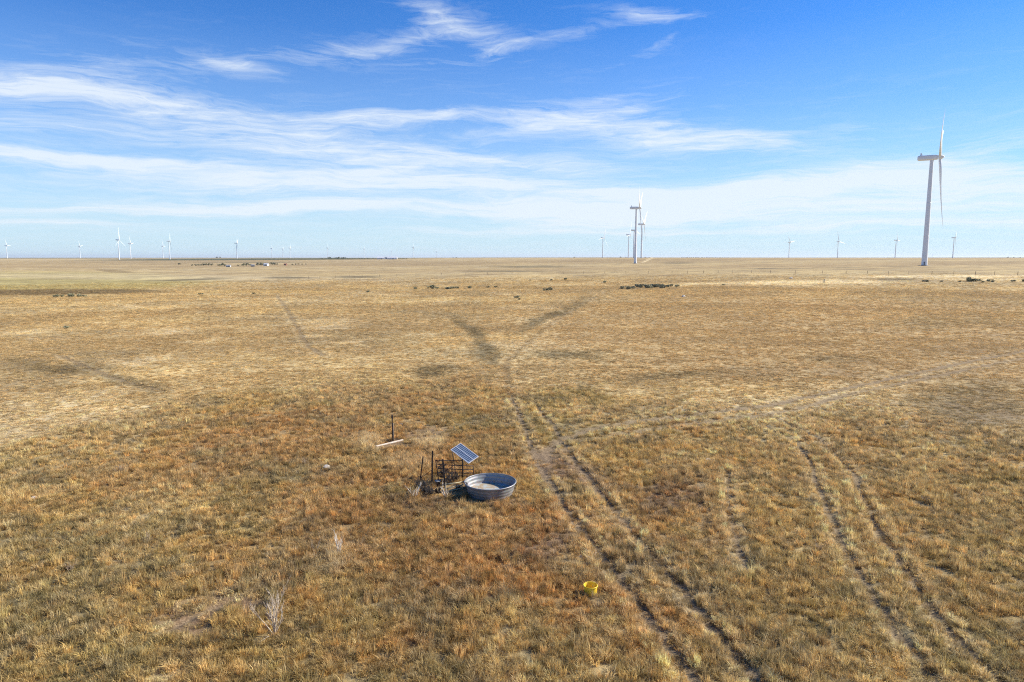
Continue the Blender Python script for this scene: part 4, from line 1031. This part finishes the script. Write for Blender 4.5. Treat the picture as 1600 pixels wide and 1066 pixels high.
for (cx, cy, rx, ry, rot, amp) in CLOUDS:
    d = ray(cx, cy); az0 = math.atan2(d[0], d[1]); el0 = math.atan2(d[2], math.hypot(d[0], d[1]))
    kx = math.cos(az0) ** 2 / F_PX; ky = math.cos(az0) / F_PX; ca, sa = math.cos(R(rot)), math.sin(R(rot))
    da = math_n(nt, 'SUBTRACT', AZw, az0); de = math_n(nt, 'SUBTRACT', ELw, el0)
    u = math_n(nt, 'ADD', math_n(nt, 'MULTIPLY', da, ca / (rx * kx)), math_n(nt, 'MULTIPLY', de, sa / (rx * ky)))
    v = math_n(nt, 'ADD', math_n(nt, 'MULTIPLY', da, -sa / (ry * kx)), math_n(nt, 'MULTIPLY', de, ca / (ry * ky)))
    q = math_n(nt, 'MULTIPLY', math_n(nt, 'ADD', math_n(nt, 'MULTIPLY', u, u), math_n(nt, 'MULTIPLY', v, v)), -.8)
    g = math_n(nt, 'MULTIPLY', math_n(nt, 'EXPONENT', q), amp)
    tot = g if tot is None else math_n(nt, 'ADD', tot, g)
base_c = math_n(nt, 'MULTIPLY', ramp(nt, EL, [(0, (.5, .5, .5)), (.10, (.42, .42, .42)), (.22, (.2, .2, .2)), (.34, (.01, .01, .01))]), .85)
dens = math_n(nt, 'ADD', math_n(nt, 'MULTIPLY', tot, 1.32), base_c)
thr = math_n(nt, 'SUBTRACT', fibv, math_n(nt, 'SUBTRACT', .55, math_n(nt, 'MULTIPLY', dens, .19)))
cl = math_n(nt, 'MULTIPLY', math_n(nt, 'MULTIPLY', thr, 3.7, clamp=True), math_n(nt, 'MULTIPLY', dens, 1.0, clamp=True))
hs_ = N(nt, 'ShaderNodeHueSaturation'); nt.links.new(sky.outputs[0], hs_.inputs['Color']); hs_.inputs['Saturation'].default_value = 1.15; hs_.inputs['Value'].default_value = 1.0
tinted = mix(nt, 1., hs_.outputs[0], (.195, .545, .92), 'MULTIPLY')
veil = ramp(nt, EL, [(0, (.97, .97, .97)), (.05, (.84, .84, .84)), (.12, (.52, .52, .52)), (.20, (.23, .23, .23)), (.30, (.05, .05, .05)), (.38, (0, 0, 0))])
skyc = mix(nt, veil, tinted, (3.3, 4.25, 4.75))
cm = mix(nt, math_n(nt, 'MULTIPLY', cl, .85), skyc, (4.3, 4.7, 5.1))
nt.links.new(cm, bg.inputs['Color']); bg.inputs['Strength'].default_value = .10
bm = bmesh.new(); box(bm, 0, 0, 40, 93000, 93000, 180)
hz_m = bpy.data.materials.new('thin_haze'); hz_m.use_nodes = True; hz_m.node_tree.nodes.clear()
hz_v = hz_m.node_tree.nodes.new('ShaderNodeVolumePrincipled'); hz_v.inputs['Color'].default_value = (.86, .93, 1, 1); hz_v.inputs['Density'].default_value = HAZE
hz_v.inputs['Anisotropy'].default_value = .2
hz_o = hz_m.node_tree.nodes.new('ShaderNodeOutputMaterial'); hz_m.node_tree.links.new(hz_v.outputs[0], hz_o.inputs['Volume'])
hz = obj('haze', bm, hz_m); hz['kind'] = 'stuff'

# ------------------------------------------------------------------ CAMERA
cam = bpy.data.cameras.new('camera'); co_ = bpy.data.objects.new('camera', cam); COL.objects.link(co_)
cam.sensor_width = 36; cam.lens = 36 * F_PX / 1600.; cam.clip_end = 90000; cam.clip_start = .1
co_.location = (0, 0, CAM_H); co_.rotation_euler = (R(90) - PITCH, 0, 0); S.camera = co_
S.view_settings.view_transform = 'Standard'; S.view_settings.look = 'None'; S.view_settings.exposure = 1.0; S.view_settings.gamma = 1
S.render.engine = 'CYCLES'; S.cycles.use_denoising = False; S.cycles.pixel_filter_type = 'BLACKMAN_HARRIS'; S.cycles.filter_width = 1.15; S.cycles.volume_bounces = 0; S.render.resolution_x = 1024; S.render.resolution_y = 682
